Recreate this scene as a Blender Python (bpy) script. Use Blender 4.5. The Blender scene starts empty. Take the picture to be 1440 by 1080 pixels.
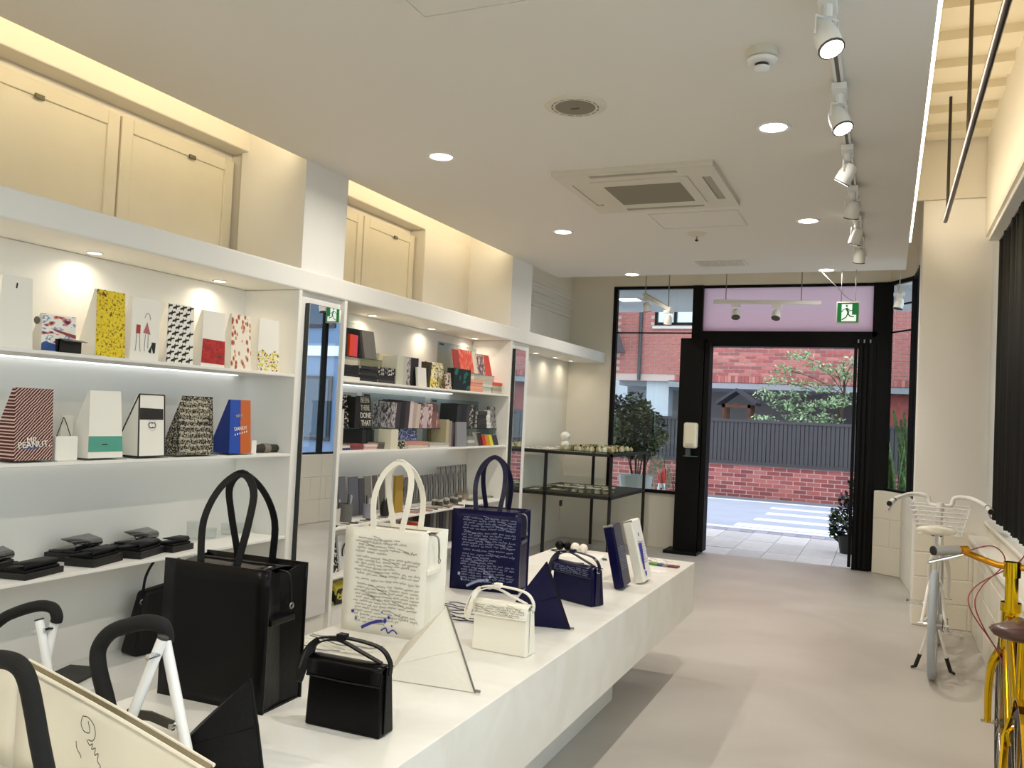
import bpy, bmesh, math, random
from mathutils import Vector, Matrix
R_ = math.radians
PI = math.pi
random.seed(7)
scene = bpy.context.scene
C = scene.collection

# ---------------------------------------------------------------- camera
FPX = 1200.0                      # focal length in pixels of the 1440x1080 frame
EYE = Vector((0.0, 0.0, 1.5))
vy = Vector((1246 - 720, 606 - 540, FPX)).normalized()
vx = -Vector((-2009 - 720, 452 - 540, FPX))
vx = (vx - vx.dot(vy) * vy).normalized()
vz = vy.cross(vx)
if vz.y > 0: vz = -vz
def w_of(c):
    return Vector((vx.dot(c), vy.dot(c), vz.dot(c)))
right, up, back = w_of(Vector((1, 0, 0))), w_of(Vector((0, -1, 0))), w_of(Vector((0, 0, -1)))
cam_data = bpy.data.cameras.new('camera')
cam_data.sensor_width = 36.0
cam_data.lens = FPX / 1440.0 * 36.0
cam_data.clip_start = 0.05
cam_data.clip_end = 200
cam = bpy.data.objects.new('camera', cam_data)
C.objects.link(cam)
cam.matrix_world = Matrix(((right.x, up.x, back.x, EYE.x), (right.y, up.y, back.y, EYE.y),
                           (right.z, up.z, back.z, EYE.z), (0, 0, 0, 1)))
scene.camera = cam
def at(p, x=None, y=None, z=None):
    """the point of the place seen at photo pixel p that lies on the plane x=, y= or z="""
    d = w_of(Vector((p[0] - 720, p[1] - 540, FPX)))
    if x is not None: t = (x - EYE.x) / d.x
    elif y is not None: t = (y - EYE.y) / d.y
    else: t = (z - EYE.z) / d.z
    return EYE + t * d

# ---------------------------------------------------------------- world, exposure
def lin(c):
    if isinstance(c, str):
        c = tuple(int(c[i:i + 2], 16) / 255 for i in (0, 2, 4))
    return tuple((v / 12.92 if v <= 0.04045 else ((v + 0.055) / 1.055) ** 2.4) for v in c)
world = bpy.data.worlds.new('overcast_sky')
scene.world = world
world.use_nodes = True
wn = world.node_tree.nodes; wl = world.node_tree.links
wn['Background'].inputs[0].default_value = (*lin('dfe6f2'), 1)
wn['Background'].inputs[1].default_value = 3.2
scene.view_settings.view_transform = 'Standard'
scene.view_settings.look = 'None'
scene.view_settings.gamma = 1.0
scene.view_settings.use_curve_mapping = False
scene.view_settings.exposure = -0.04

def lamp_area(name, loc, size, power, color, rot=(0, 0, 0), shape='DISK', size_y=None, spread=PI):
    l = bpy.data.lights.new(name, 'AREA'); l.shape = shape; l.size = size
    if size_y: l.size_y = size_y
    l.energy = power; l.color = color; l.spread = spread
    o = bpy.data.objects.new(name, l); C.objects.link(o)
    o.location = loc; o.rotation_euler = rot
    return o
WARM = (1.0, 0.86, 0.66); NEUT = (1.0, 0.94, 0.85); COOL = (0.86, 0.93, 1.0)

# ---------------------------------------------------------------- materials
MATS = {}
def mat(name, col, rough=0.6, metal=0.0, var=0.0, vscale=6.0, bump=0.0, bscale=60.0, spec=0.5, coat=0.0, bevel=0.0, sub=0.0):
    if name in MATS: return MATS[name]
    m = bpy.data.materials.new(name); m.use_nodes = True
    nt = m.node_tree; b = nt.nodes['Principled BSDF']
    c = lin(col)
    b.inputs['Base Color'].default_value = (*c, 1); b.inputs['Roughness'].default_value = rough
    b.inputs['Metallic'].default_value = metal; b.inputs['Specular IOR Level'].default_value = spec
    b.inputs['Coat Weight'].default_value = coat; b.inputs['Coat Roughness'].default_value = 0.1
    tc = nt.nodes.new('ShaderNodeTexCoord')
    if var > 0:
        n = nt.nodes.new('ShaderNodeTexNoise'); n.inputs['Scale'].default_value = vscale
        n.inputs['Detail'].default_value = 5
        nt.links.new(tc.outputs['Object'], n.inputs['Vector'])
        r = nt.nodes.new('ShaderNodeValToRGB')
        r.color_ramp.elements[0].position = 0.3; r.color_ramp.elements[1].position = 0.7
        r.color_ramp.elements[0].color = (*[v * (1 - var) for v in c], 1)
        r.color_ramp.elements[1].color = (*[min(1, v * (1 + var)) for v in c], 1)
        nt.links.new(n.outputs['Fac'], r.inputs['Fac']); nt.links.new(r.outputs['Color'], b.inputs['Base Color'])
    last = None
    if bevel > 0:
        bv = nt.nodes.new('ShaderNodeBevel'); bv.samples = 4; bv.inputs['Radius'].default_value = bevel
        last = bv.outputs['Normal']; nt.links.new(last, b.inputs['Normal'])
    if bump > 0:
        n2 = nt.nodes.new('ShaderNodeTexNoise'); n2.inputs['Scale'].default_value = bscale
        nt.links.new(tc.outputs['Object'], n2.inputs['Vector'])
        bp = nt.nodes.new('ShaderNodeBump'); bp.inputs['Strength'].default_value = bump; bp.inputs['Distance'].default_value = 0.01
        nt.links.new(n2.outputs['Fac'], bp.inputs['Height'])
        if last: nt.links.new(last, bp.inputs['Normal'])
        nt.links.new(bp.outputs['Normal'], b.inputs['Normal'])
    MATS[name] = m
    return m
def emit(name, col, strength):
    if name in MATS: return MATS[name]
    m = bpy.data.materials.new(name); m.use_nodes = True
    b = m.node_tree.nodes['Principled BSDF']
    b.inputs['Base Color'].default_value = (0.8, 0.8, 0.8, 1)
    b.inputs['Emission Color'].default_value = (*col, 1); b.inputs['Emission Strength'].default_value = strength
    MATS[name] = m
    return m
def glass(name, tint='f2f8f6', rough=0.0, alpha_mix=0.88):
    """thin architectural glass: mostly clear with a reflecting surface"""
    if name in MATS: return MATS[name]
    m = bpy.data.materials.new(name); m.use_nodes = True
    nt = m.node_tree; nt.nodes.clear()
    out = nt.nodes.new('ShaderNodeOutputMaterial'); mx = nt.nodes.new('ShaderNodeMixShader')
    tr = nt.nodes.new('ShaderNodeBsdfTransparent'); gl = nt.nodes.new('ShaderNodeBsdfGlossy')
    tr.inputs[0].default_value = (*lin(tint), 1); gl.inputs['Roughness'].default_value = rough
    fr = nt.nodes.new('ShaderNodeLayerWeight'); fr.inputs[0].default_value = 0.5
    pw = nt.nodes.new('ShaderNodeMath'); pw.operation = 'POWER'; pw.inputs[1].default_value = 5.0
    ml = nt.nodes.new('ShaderNodeMath'); ml.operation = 'MULTIPLY_ADD'; ml.inputs[1].default_value = 0.6; ml.inputs[2].default_value = 0.03
    nt.links.new(fr.outputs['Facing'], pw.inputs[0]); nt.links.new(pw.outputs[0], ml.inputs[0])
    nt.links.new(ml.outputs[0], mx.inputs[0]); nt.links.new(tr.outputs[0], mx.inputs[1]); nt.links.new(gl.outputs[0], mx.inputs[2])
    nt.links.new(mx.outputs[0], out.inputs[0])
    MATS[name] = m
    return m
def rampmat(name, build, rough=0.6, bump=False, spec=0.4):
    """procedural print: build(nt, tc) returns a colour socket"""
    if name in MATS: return MATS[name]
    m = bpy.data.materials.new(name); m.use_nodes = True
    nt = m.node_tree; b = nt.nodes['Principled BSDF']; b.inputs['Roughness'].default_value = rough
    b.inputs['Specular IOR Level'].default_value = spec
    tc = nt.nodes.new('ShaderNodeTexCoord')
    nt.links.new(build(nt, tc), b.inputs['Base Color'])
    MATS[name] = m
    return m
def noise_print(nt, tc, scale, stops, stretch=(1, 1, 1), detail=2, kind='NOISE', rot=(0, 0, 0)):
    mp = nt.nodes.new('ShaderNodeMapping'); mp.inputs['Scale'].default_value = stretch; mp.inputs['Rotation'].default_value = rot
    nt.links.new(tc.outputs['Object'], mp.inputs['Vector'])
    if kind == 'NOISE':
        n = nt.nodes.new('ShaderNodeTexNoise'); n.inputs['Detail'].default_value = detail; o = n.outputs['Fac']
    elif kind == 'VORONOI':
        n = nt.nodes.new('ShaderNodeTexVoronoi'); o = n.outputs['Distance']
    elif kind == 'WAVE':
        n = nt.nodes.new('ShaderNodeTexWave'); n.inputs['Distortion'].default_value = detail; o = n.outputs['Fac']
    n.inputs['Scale'].default_value = scale
    nt.links.new(mp.outputs['Vector'], n.inputs['Vector'])
    r = nt.nodes.new('ShaderNodeValToRGB'); r.color_ramp.interpolation = 'CONSTANT'
    els = r.color_ramp.elements
    els[0].position = 0; els[0].color = (*lin(stops[0][1]), 1)
    els[1].position = stops[1][0]; els[1].color = (*lin(stops[1][1]), 1)
    for p, c in stops[2:]:
        e = els.new(p); e.color = (*lin(c), 1)
    nt.links.new(o, r.inputs['Fac'])
    return r.outputs['Color']

# ---------------------------------------------------------------- mesh tools
class MB:
    def __init__(s): s.v = []; s.f = []
    def poly(s, pts):
        n = len(s.v); s.v += [tuple(p) for p in pts]; s.f.append(tuple(range(n, n + len(pts)))); return s
    def box(s, a, b):
        x0, y0, z0 = [min(a[i], b[i]) for i in range(3)]; x1, y1, z1 = [max(a[i], b[i]) for i in range(3)]
        return s.hexa([(x0, y0, z0), (x1, y0, z0), (x1, y1, z0), (x0, y1, z0)], [(x0, y0, z1), (x1, y0, z1), (x1, y1, z1), (x0, y1, z1)])
    def hexa(s, lo, hi):
        n = len(s.v); k = len(lo); s.v += [tuple(p) for p in lo] + [tuple(p) for p in hi]
        s.f.append(tuple(n + i for i in reversed(range(k)))); s.f.append(tuple(n + k + i for i in range(k)))
        for i in range(k):
            j = (i + 1) % k; s.f.append((n + i, n + j, n + k + j, n + k + i))
        return s
    def prism(s, pts, z0, z1):
        return s.hexa([(p[0], p[1], z0) for p in pts], [(p[0], p[1], z1) for p in pts])
    def obox(s, c, size, rot=None):
        h = [v / 2 for v in size]; m = rot if rot else Matrix.Identity(3)
        P = lambda x, y, z: tuple(Vector(c) + m @ Vector((x * h[0], y * h[1], z * h[2])))
        return s.hexa([P(-1, -1, -1), P(1, -1, -1), P(1, 1, -1), P(-1, 1, -1)], [P(-1, -1, 1), P(1, -1, 1), P(1, 1, 1), P(-1, 1, 1)])
    def ring_loft(s, rings, cap=True, closed=False):
        n = len(s.v); k = len(rings[0])
        for r in rings: s.v += [tuple(p) for p in r]
        m = len(rings)
        for i in range(m if closed else m - 1):
            a = n + i * k; b = n + ((i + 1) % m) * k
            for j in range(k):
                q = (j + 1) % k; s.f.append((a + j, a + q, b + q, b + j))
        if cap and not closed:
            s.f.append(tuple(n + j for j in reversed(range(k)))); s.f.append(tuple(n + (m - 1) * k + j for j in range(k)))
        return s
    def tube(s, pts, r, seg=8, closed=False, cap=True, flat=None, upv=None):
        """sweep a circle (or a flat strap (half width, half thickness)) along pts"""
        pts = [Vector(p) for p in pts]; N = len(pts); rings = []
        tang = []
        for i in range(N):
            a = pts[(i - 1) % N] if (closed or i > 0) else pts[i]; b = pts[(i + 1) % N] if (closed or i < N - 1) else pts[i]
            t = (b - a); tang.append(t.normalized() if t.length > 1e-9 else Vector((0, 0, 1)))
        u = Vector(upv) if upv else Vector((0, 0, 1))
        if abs(u.dot(tang[0])) > 0.95: u = Vector((1, 0, 0))
        u = (u - u.dot(tang[0]) * tang[0]).normalized()
        for i in range(N):
            t = tang[i]
            if i:
                ax = tang[i - 1].cross(t)
                if ax.length > 1e-7:
                    u = Matrix.Rotation(tang[i - 1].angle(t), 3, ax.normalized()) @ u
                u = (u - u.dot(t) * t).normalized()
            w = t.cross(u)
            rr = r[i] if isinstance(r, (list, tuple)) else r
            if flat:
                a, b = flat; rings.append([pts[i] + w * a + u * b, pts[i] - w * a + u * b, pts[i] - w * a - u * b, pts[i] + w * a - u * b])
            else:
                rings.append([pts[i] + (w * math.cos(2 * PI * k / seg) + u * math.sin(2 * PI * k / seg)) * rr for k in range(seg)])
        return s.ring_loft(rings, cap, closed)
    def cyl(s, a, b, r, seg=12, r2=None):
        return s.tube([a, b], [r, r if r2 is None else r2], seg)
    def lathe(s, prof, c=(0, 0, 0), seg=20, axis='Z', closed=False):
        c = Vector(c); rings = []
        for (r, h) in prof:
            rr = []
            for k in range(seg):
                a = 2 * PI * k / seg; x, y = math.cos(a) * r, math.sin(a) * r
                rr.append(c + (Vector((x, y, h)) if axis == 'Z' else Vector((h, x, y)) if axis == 'X' else Vector((y, h, x))))
            rings.append(rr)
        return s.ring_loft(rings, closed=closed)
    def ell(s, c, r, seg=12, rings=8, rot=None):
        c = Vector(c); m = rot if rot else Matrix.Identity(3); rr = []
        for i in range(rings + 1):
            a = PI * i / rings - PI / 2; a = max(-PI / 2 + 0.02, min(PI / 2 - 0.02, a))
            rr.append([c + m @ Vector((r[0] * math.cos(a) * math.cos(2 * PI * k / seg), r[1] * math.cos(a) * math.sin(2 * PI * k / seg), r[2] * math.sin(a))) for k in range(seg)])
        return s.ring_loft(rr)
    def grid(s, P, nu, nv):
        n = len(s.v)
        for j in range(nv + 1):
            for i in range(nu + 1): s.v.append(tuple(P(i / nu, j / nv)))
        for j in range(nv):
            for i in range(nu):
                a = n + j * (nu + 1) + i; s.f.append((a, a + 1, a + nu + 2, a + nu + 1))
        return s
    def mesh(s, name, material=None, smooth=False, mats=None):
        me = bpy.data.meshes.new(name); me.from_pydata(s.v, [], s.f)
        bm = bmesh.new(); bm.from_mesh(me); bmesh.ops.recalc_face_normals(bm, faces=bm.faces); bm.to_mesh(me); bm.free()
        if smooth:
            for p in me.polygons: p.use_smooth = True
            me.set_sharp_from_angle(angle=R_(40))
        if material: me.materials.append(material)
        return me
    def build(s, name, material, parent=None, smooth=False, bevel=0.0, seg=2, kind=None, solid=0.0):
        o = bpy.data.objects.new(name, s.mesh(name, material, smooth)); C.objects.link(o)
        if parent: o.parent = parent
        if solid > 0:
            md = o.modifiers.new('thickness', 'SOLIDIFY'); md.thickness = solid; md.offset = 0
        if bevel > 0:
            md = o.modifiers.new('bevel', 'BEVEL'); md.width = bevel; md.segments = seg; md.limit_method = 'ANGLE'; md.angle_limit = R_(35)
        if kind: o['kind'] = kind
        return o
def arc(c, r, a0, a1, n, ax=(1, 0, 0), ay=(0, 0, 1)):
    c = Vector(c); ax = Vector(ax); ay = Vector(ay)
    return [c + ax * r * math.cos(a0 + (a1 - a0) * i / n) + ay * r * math.sin(a0 + (a1 - a0) * i / n) for i in range(n + 1)]
def spline(P, n=6, closed=False):
    P = [Vector(p) for p in P]; out = []; N = len(P)
    for i in range(N if closed else N - 1):
        p0 = P[(i - 1) % N] if closed or i > 0 else P[0]; p1 = P[i]; p2 = P[(i + 1) % N]; p3 = P[(i + 2) % N] if closed or i < N - 2 else P[-1]
        for k in range(n):
            t = k / n
            out.append(0.5 * ((2 * p1) + (p2 - p0) * t + (2 * p0 - 5 * p1 + 4 * p2 - p3) * t * t + (3 * p1 - p0 - 3 * p2 + p3) * t ** 3))
    if not closed: out.append(P[-1])
    return out
def tag(o, label, cat, group=None):
    o['label'] = label; o['category'] = cat
    if group: o['group'] = group
    return o
def thing(name, label, cat, loc=(0, 0, 0), rotz=0.0, group=None):
    o = bpy.data.objects.new(name, None); C.objects.link(o); o.empty_display_size = 0.1
    o.location = loc; o.rotation_euler = (0, 0, rotz)
    return tag(o, label, cat, group)
def struct(o): o['kind'] = 'structure'; return o
def copy_tree(o, parent=None):
    c = o.copy(); C.objects.link(c); c.parent = parent
    for ch in o.children: copy_tree(ch, c)
    return c
def text_mesh(body, size, material, parent, loc, rot, depth=0.0008, align='CENTER', name='lettering', shear=0.0, sx=1.0):
    cu = bpy.data.curves.new('txt', 'FONT'); cu.body = body; cu.size = size; cu.extrude = depth
    cu.align_x = align; cu.align_y = 'CENTER'; cu.shear = shear; cu.resolution_u = 2
    t = bpy.data.objects.new('txt', cu); C.objects.link(t)
    bpy.context.view_layer.update()
    me = bpy.data.meshes.new_from_object(t)
    bpy.data.objects.remove(t); bpy.data.curves.remove(cu)
    me.materials.clear(); me.materials.append(material)
    o = bpy.data.objects.new(name, me); C.objects.link(o); o.parent = parent; o.location = loc; o.rotation_euler = rot; o.scale = (sx, 1, 1)
    return o
def ribbon(mb, pts, w, nrm):
    """flat ribbon of width w along pts, lying on a surface with normal nrm"""
    pts = [Vector(p) for p in pts]; nrm = Vector(nrm); n = len(mb.v)
    for i, p in enumerate(pts):
        t = (pts[min(i + 1, len(pts) - 1)] - pts[max(i - 1, 0)])
        if t.length < 1e-9: t = Vector((1, 0, 0))
        s = t.normalized().cross(nrm) * (w / 2)
        mb.v += [tuple(p + s), tuple(p - s)]
    for i in range(len(pts) - 1):
        a = n + 2 * i; mb.f.append((a, a + 1, a + 3, a + 2))
# ================================================================ the setting
M_wall = mat('wall_paint_cream', 'e6dfd0', 0.75, var=0.02, vscale=2, bump=0.03, bscale=25, bevel=0.02)
M_white = mat('white_paint', 'efece4', 0.6, bump=0.02, bscale=30, bevel=0.006)
M_ceil = mat('ceiling_paint', 'e6e1d8', 0.85)
M_black = mat('black_metal', '070605', 0.5, spec=0.18)
M_deck = mat('deck_paint', 'e0d6bd', 0.8)
M_block = mat('block_paint', 'e8e1d0', 0.7, bump=0.12, bscale=45)
M_mortar = mat('block_joint', 'd8d0be', 0.9)
def floor_mat():
    m = mat('polished_concrete', 'b5aea4', 0.42, bump=0.02, bscale=18, spec=0.4)
    nt = m.node_tree; b = nt.nodes['Principled BSDF']; tc = [n for n in nt.nodes if n.type == 'TEX_COORD'][0]
    n = nt.nodes.new('ShaderNodeTexNoise'); n.inputs['Scale'].default_value = 0.9; n.inputs['Detail'].default_value = 8; n.inputs['Distortion'].default_value = 0.8
    r = nt.nodes.new('ShaderNodeValToRGB'); r.color_ramp.elements[0].position = 0.3; r.color_ramp.elements[1].position = 0.72
    r.color_ramp.elements[0].color = (*lin('b3aca3'), 1); r.color_ramp.elements[1].color = (*lin('c9c4bc'), 1)
    nt.links.new(tc.outputs['Object'], n.inputs['Vector']); nt.links.new(n.outputs['Fac'], r.inputs['Fac']); nt.links.new(r.outputs['Color'], b.inputs['Base Color'])
    return m
XL, XR, YF, YB = -3.645, 0.645, 10.0, -4.5
ZC = 2.95; ZD = 3.86
struct(MB().box((-4.1, YB, -0.15), (1.2, YF + 0.02, 0)).build('floor', floor_mat()))
# suspended ceiling: a floating panel with open coves on both long sides
ceil = struct(MB().box((-3.207, YB, ZC), (0.119, 8.36, ZC + 0.1)).build('ceiling', M_ceil))
# ribbed deck above
dk = struct(MB().box((-4.1, YB, ZD), (1.2, YF + 0.3, ZD + 0.15)).build('ceiling_deck', M_deck))
rib = MB().box((0.1, -0.11, -0.055), (0.66, 0.11, 0.002)).mesh('deck_rib', M_deck)
for i in range(13):
    o = bpy.data.objects.new('deck_rib', rib); C.objects.link(o); o.parent = dk; o.location = (0, 2.25 + i * 0.42, ZD)
# left wall with window recesses above the display soffit
mb = MB()
mb.box((-4.1, YB, 0), (XL, YF, 2.25))
mb.box((-4.1, YB, 3.03), (XL, YF, ZD))
for a, b in ((YB, -1.6), (4.11, 4.68), (6.3, YF)): mb.box((-4.1, a, 2.25), (XL, b, 3.03))
mb.box((-4.1, -1.6, 2.25), (-3.79, 4.11, 3.03)); mb.box((-4.1, 4.68, 2.25), (-3.79, 6.3, 3.03))
wl_ = struct(mb.build('wall_left', M_wall))
for z in (2.98, 2.866, 2.755):
    MB().box((XL - 0.02, 7.7, z - 0.045), (XL + 0.022, 9.99, z)).build('wall_rib', M_wall, wl_, bevel=0.008)
# piers
for a, b in ((4.09, 4.52), (7.16, 7.64)):
    MB().box((XL - 0.05, a, 0), (-3.2, b, ZD)).build('pier', M_white, wl_)
# back wall (behind the photographer) and right wall
struct(MB().box((-4.1, YB - 0.2, 0), (1.2, YB, ZD)).build('wall_back', M_wall))
mb = MB()
mb.box((XR, YB, 0), (1.1, 7.44, 0.70)); mb.box((0.735, YB, 0.70), (1.1, 7.44, 0.83)); mb.box((XR + 0.012, YB, 3.03), (1.1, 7.44, ZD))
wr = struct(mb.build('wall_right', M_block))
MB().box((0.60, YB, 0.70), (0.74, 7.44, 0.735)).build('ledge', M_white, wr, bevel=0.006)
MB().box((0.70, YB, 0.83), (0.80, 7.44, 0.855)).build('window_sill', M_white, wr, bevel=0.006)
MB().box((0.68, YB, 3.0), (0.80, 7.44, 3.035)).build('soffit_trim', M_white, wr)
# right pier with block courses at its foot
pr = struct(MB().box((0.222, 7.445, 0), (1.1, 7.9, 3.34)).box((0.27, 7.46, 3.34), (1.1, 7.9, ZD)).build('wall_pier', mat('pier_paint', 'f0ece4', 0.65, bump=0.05, bscale=30, bevel=0.02)))
MB().box((0.10, 7.452, 3.345), (1.1, 7.47, ZD - 0.03)).build('beam_face', M_wall, pr)
def blocks(parent, P0, P1, z0, z1, nrm, bw=0.39, bh=0.19, off=0.006, name='block', jit=0.0):
    """courses of painted concrete blocks on a vertical face from P0 to P1"""
    P0 = Vector((*P0, 0)); P1 = Vector((*P1, 0)); L = (P1 - P0).length; d = (P1 - P0).normalized(); n = Vector((*nrm, 0)).normalized()
    z = z0; row = 0
    while z < z1 - 0.03:
        h = min(bh, z1 - z); s = -(bw / 2 if row % 2 else 0)
        while s < L - 0.01:
            a, b = max(0, s), min(L, s + bw)
            if b - a > 0.03:
                q = 0.004
                p = [P0 + d * (a + q) - n * 0.01, P0 + d * (b - q) - n * 0.01, P0 + d * (b - q) + n * off, P0 + d * (a + q) + n * off]
                MB().prism([(v.x, v.y) for v in p], z + q, z + h - q).build(name, M_block, parent, bevel=0.004, seg=1)
            s += bw
        z += bh; row += 1
blocks(pr, (0.222, 7.445), (0.645, 7.445), 0, 0.78, (0, -1))
blocks(wr, (XR, 7.44), (XR, 2.2), 0, 0.70, (-1, 0))
# low block wall that carries the corner window
low = [(-0.10, 9.868), (0.171, 9.70), (0.238, 9.02), (0.30, 7.85), (0.5, 7.85), (0.42, 9.1), (0.30, 9.9), (0.0, 10.1)]
lw = struct(MB().prism(low, 0, 0.865).build('wall_corner', M_block, bevel=0.006))
blocks(lw, low[0], low[1], 0, 0.86, (-0.53, -0.85), bh=0.288)
blocks(lw, low[1], low[2], 0, 0.86, (-1, -0.1), bh=0.288)
blocks(lw, low[2], low[3], 0, 0.86, (-1, -0.05), bh=0.288)
# front wall
mb = MB()
mb.box((-4.1, YF, 0), (-3.09, YF + 0.2, ZD)); mb.box((-3.09, YF, 3.10), (0.1, YF + 0.2, ZD)); mb.box((-3.09, YF, 0), (-2.12, YF + 0.18, 0.66))
wf = struct(mb.build('wall_front', M_wall))
struct(MB().prism([(0.0, 10.0), (0.24, 9.62), (0.33, 7.9), (0.5, 7.9), (0.45, 8.9), (0.15, 10.2), (0.0, 10.2)], 3.10, ZD).build('wall_corner_head', M_wall))
M_glass = glass('window_glass')
M_frost = rampmat('frosted_film', lambda nt, tc: noise_print(nt, tc, 60, [(0, 'dcd2da'), (0.5, 'e8e0e6')]), 0.5)
_nt = M_frost.node_tree; _out = _nt.nodes['Material Output']; _mx = _nt.nodes.new('ShaderNodeMixShader'); _mx.inputs[0].default_value = 0.7
_tl = _nt.nodes.new('ShaderNodeBsdfTranslucent'); _tl.inputs[0].default_value = (*lin('fbe9ec'), 1)
_rf = _nt.nodes.new('ShaderNodeBsdfRefraction'); _rf.inputs['Roughness'].default_value = 0.35; _rf.inputs['IOR'].default_value = 1.03; _rf.inputs['Color'].default_value = (*lin('fbf0f2'), 1)
_nt.links.new(_rf.outputs[0], _mx.inputs[1]); _nt.links.new(_tl.outputs[0], _mx.inputs[2]); _nt.links.new(_mx.outputs[0], _out.inputs[0])
# window beside the door
w1 = struct(MB().box((-3.09, YF - 0.01, 0.66), (-3.045, YF + 0.06, 3.10)).box((-2.10, YF - 0.01, 0.66), (-2.04, YF + 0.06, 3.10)).box((-3.045, YF - 0.01, 3.07), (-2.10, YF + 0.06, 3.10))
            .box((-3.09, YF - 0.03, 0.64), (-2.10, YF + 0.06, 0.675)).build('window_1', M_black))
MB().box((-3.045, YF + 0.02, 0.675), (-2.10, YF + 0.028, 3.07)).build('pane', M_glass, w1)
MB().box((-3.045, YF + 0.015, 2.535), (-2.10, YF + 0.035, 2.55)).build('glazing_bar', M_black, w1)
# door surround and transom
d1 = struct(MB().box((-2.06, YF - 0.02, 2.50), (-0.12, YF + 0.1, 2.565)).box((-2.04, YF - 0.005, 3.07), (-0.14, YF + 0.06, 3.10)).box((-2.12, YF - 0.03, 0), (-2.0, YF + 0.08, 3.10))
            .box((-0.30, YF - 0.1, 0), (-0.125, YF + 0.12, 2.5)).box((-0.165, YF - 0.02, 2.5), (0.0, YF + 0.06, 3.10)).box((-0.13, YF - 0.06, 0), (0.0, YF + 0.1, 2.52)).box((-2.0, YF - 0.06, 2.385), (-0.28, YF + 0.12, 2.51)).build('door_1', M_black))
MB().box((-2.0, YF + 0.02, 2.565), (-0.165, YF + 0.03, 3.07)).build('transom_pane', M_frost, d1)
# folded leaves and cover of the shutter, left and right
MB().box((-2.2, YF - 0.22, 0.03), (-1.93, YF - 0.02, 2.46)).build('shutter_box', M_black, d1)
MB().box((-2.28, YF - 0.36, 0.0), (-1.90, YF - 0.02, 0.035)).build('foot_plate', M_black, d1, bevel=0.004)
for k in range(5):
    MB().box((-1.93 + 0.004, YF - 0.2 + k * 0.045, 0.03), (-1.865, YF - 0.2 + k * 0.045 + 0.03, 2.42)).build('shutter_leaf', M_black, d1, bevel=0.006)
for k in range(4):
    MB().box((-0.34 + k * 0.05, YF - 0.135, 0.03), (-0.34 + k * 0.05 + 0.034, YF - 0.1, 2.42)).build('shutter_leaf', M_black, d1, bevel=0.006)
for x in (-2.12, -2.06, -2.0, -0.30, -0.24, -0.18):
    MB().cyl((x, YF - 0.16, 2.43), (x, YF - 0.16, 2.465), 0.008, 8).build('guide_pin', mat('pin_grey', '8a8a88', 0.4, 0.5), d1)
# corner window
w2 = MB()
cw = [(0.005, 9.985), (0.235, 9.62), (0.33, 7.9)]
def vpost(mb, p, r, z0, z1): mb.box((p[0] - r, p[1] - r, z0), (p[0] + r, p[1] + r, z1))
vpost(w2, cw[0], 0.03, 0.865, 3.10); vpost(w2, cw[1], 0.032, 0.865, 3.10); vpost(w2, (0.272, 9.0), 0.03, 0.865, 3.10)
def bar(mb, a, b, z0, z1, t):
    a = Vector(a); b = Vector(b); n = Vector((-(b - a).y, (b - a).x)).normalized() * t
    mb.prism([tuple(a + n), tuple(a - n), tuple(b - n), tuple(b + n)], z0, z1)
for i in range(2):
    bar(w2, cw[i], cw[i + 1], 3.06, 3.10, 0.02); bar(w2, cw[i], cw[i + 1], 0.865, 0.89, 0.02)
bar(w2, cw[0], cw[1], 2.545, 2.56, 0.012); bar(w2, cw[0], cw[1], 2.83, 2.845, 0.012)
w2 = struct(w2.build('window_2', M_black))
for i in range(2):
    g = MB(); bar(g, cw[i], cw[i + 1], 0.89, 3.06, 0.004); g.build('pane', M_glass, w2)
# ================================================================ soffit, shelving, mirrors, cupboards
XS = -3.164      # front plane of the display shelving
sf = struct(MB().box((XL + 0.002, YB, 2.165), (XS, YF - 0.001, 2.292)).build('trim_1', M_white, bevel=0.012, seg=3))
def shelving(y0, y1, heights, label, bottom=0.2):
    t = thing('shelving_unit', label, 'shelf', (0, 0, 0))
    MB().box((XL + 0.004, y0, bottom), (-3.56, y1, 2.163)).build('back_panel', M_white, t)
    MB().box((XL + 0.004, y0, 0), (XS + 0.004, y1, bottom)).build('plinth', mat('glossy_white', 'e6e6e2', 0.15), t)
    for yy in (y0 - 0.03, y1):
        MB().box((XL + 0.004, yy, 0.0), (XS + 0.002, yy + 0.03, 2.163)).build('side_panel', M_white, t, bevel=0.003)
    for z in heights:
        sh = MB().box((-3.56, y0, z - 0.016), (XS, y1, z)).build('shelf', M_white, t, bevel=0.002)
    return t
SH = (1.666, 1.206, 0.729)
u1 = shelving(-1.0, 4.04, SH, 'white built-in shelving unit full of printed gift bags and black wallets')
u2 = shelving(4.53, 7.13, (1.666, 1.206, 0.722), 'white built-in shelving unit full of books and stationery')
# LED strips under the shelves
LED_C = emit('led_cool', COOL, 2.5)
for (y0, y1) in ((-0.9, 3.98), (4.58, 6.72)):
    for z, p in ((1.65, 0.12), (1.19, 0.09)):
        led = MB().box((-3.545, y0, z - 0.006), (-3.53, y1, z + 0.0005)).build('led_strip', LED_C)
        tag(led, 'thin cool white light strip under the %s shelf of the %s shelving' % ('upper' if z > 1.5 else 'middle', 'gift bag' if y0 < 0 else 'book'), 'light strip')
        # the strip runs on past the edge of the photograph: one lamp for the part in view, one for the rest
        for nm, a, b in (('led_lamp', max(y0, 2.2), y1), ('led_lamp_offscreen', y0, 2.2)):
            if b - a > 0.1: lamp_area(nm, (-3.50, (a + b) / 2, z - 0.01), 0.02, p * (b - a), COOL, rot=(0, R_(-20), 0), shape='RECTANGLE', size_y=b - a)
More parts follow.
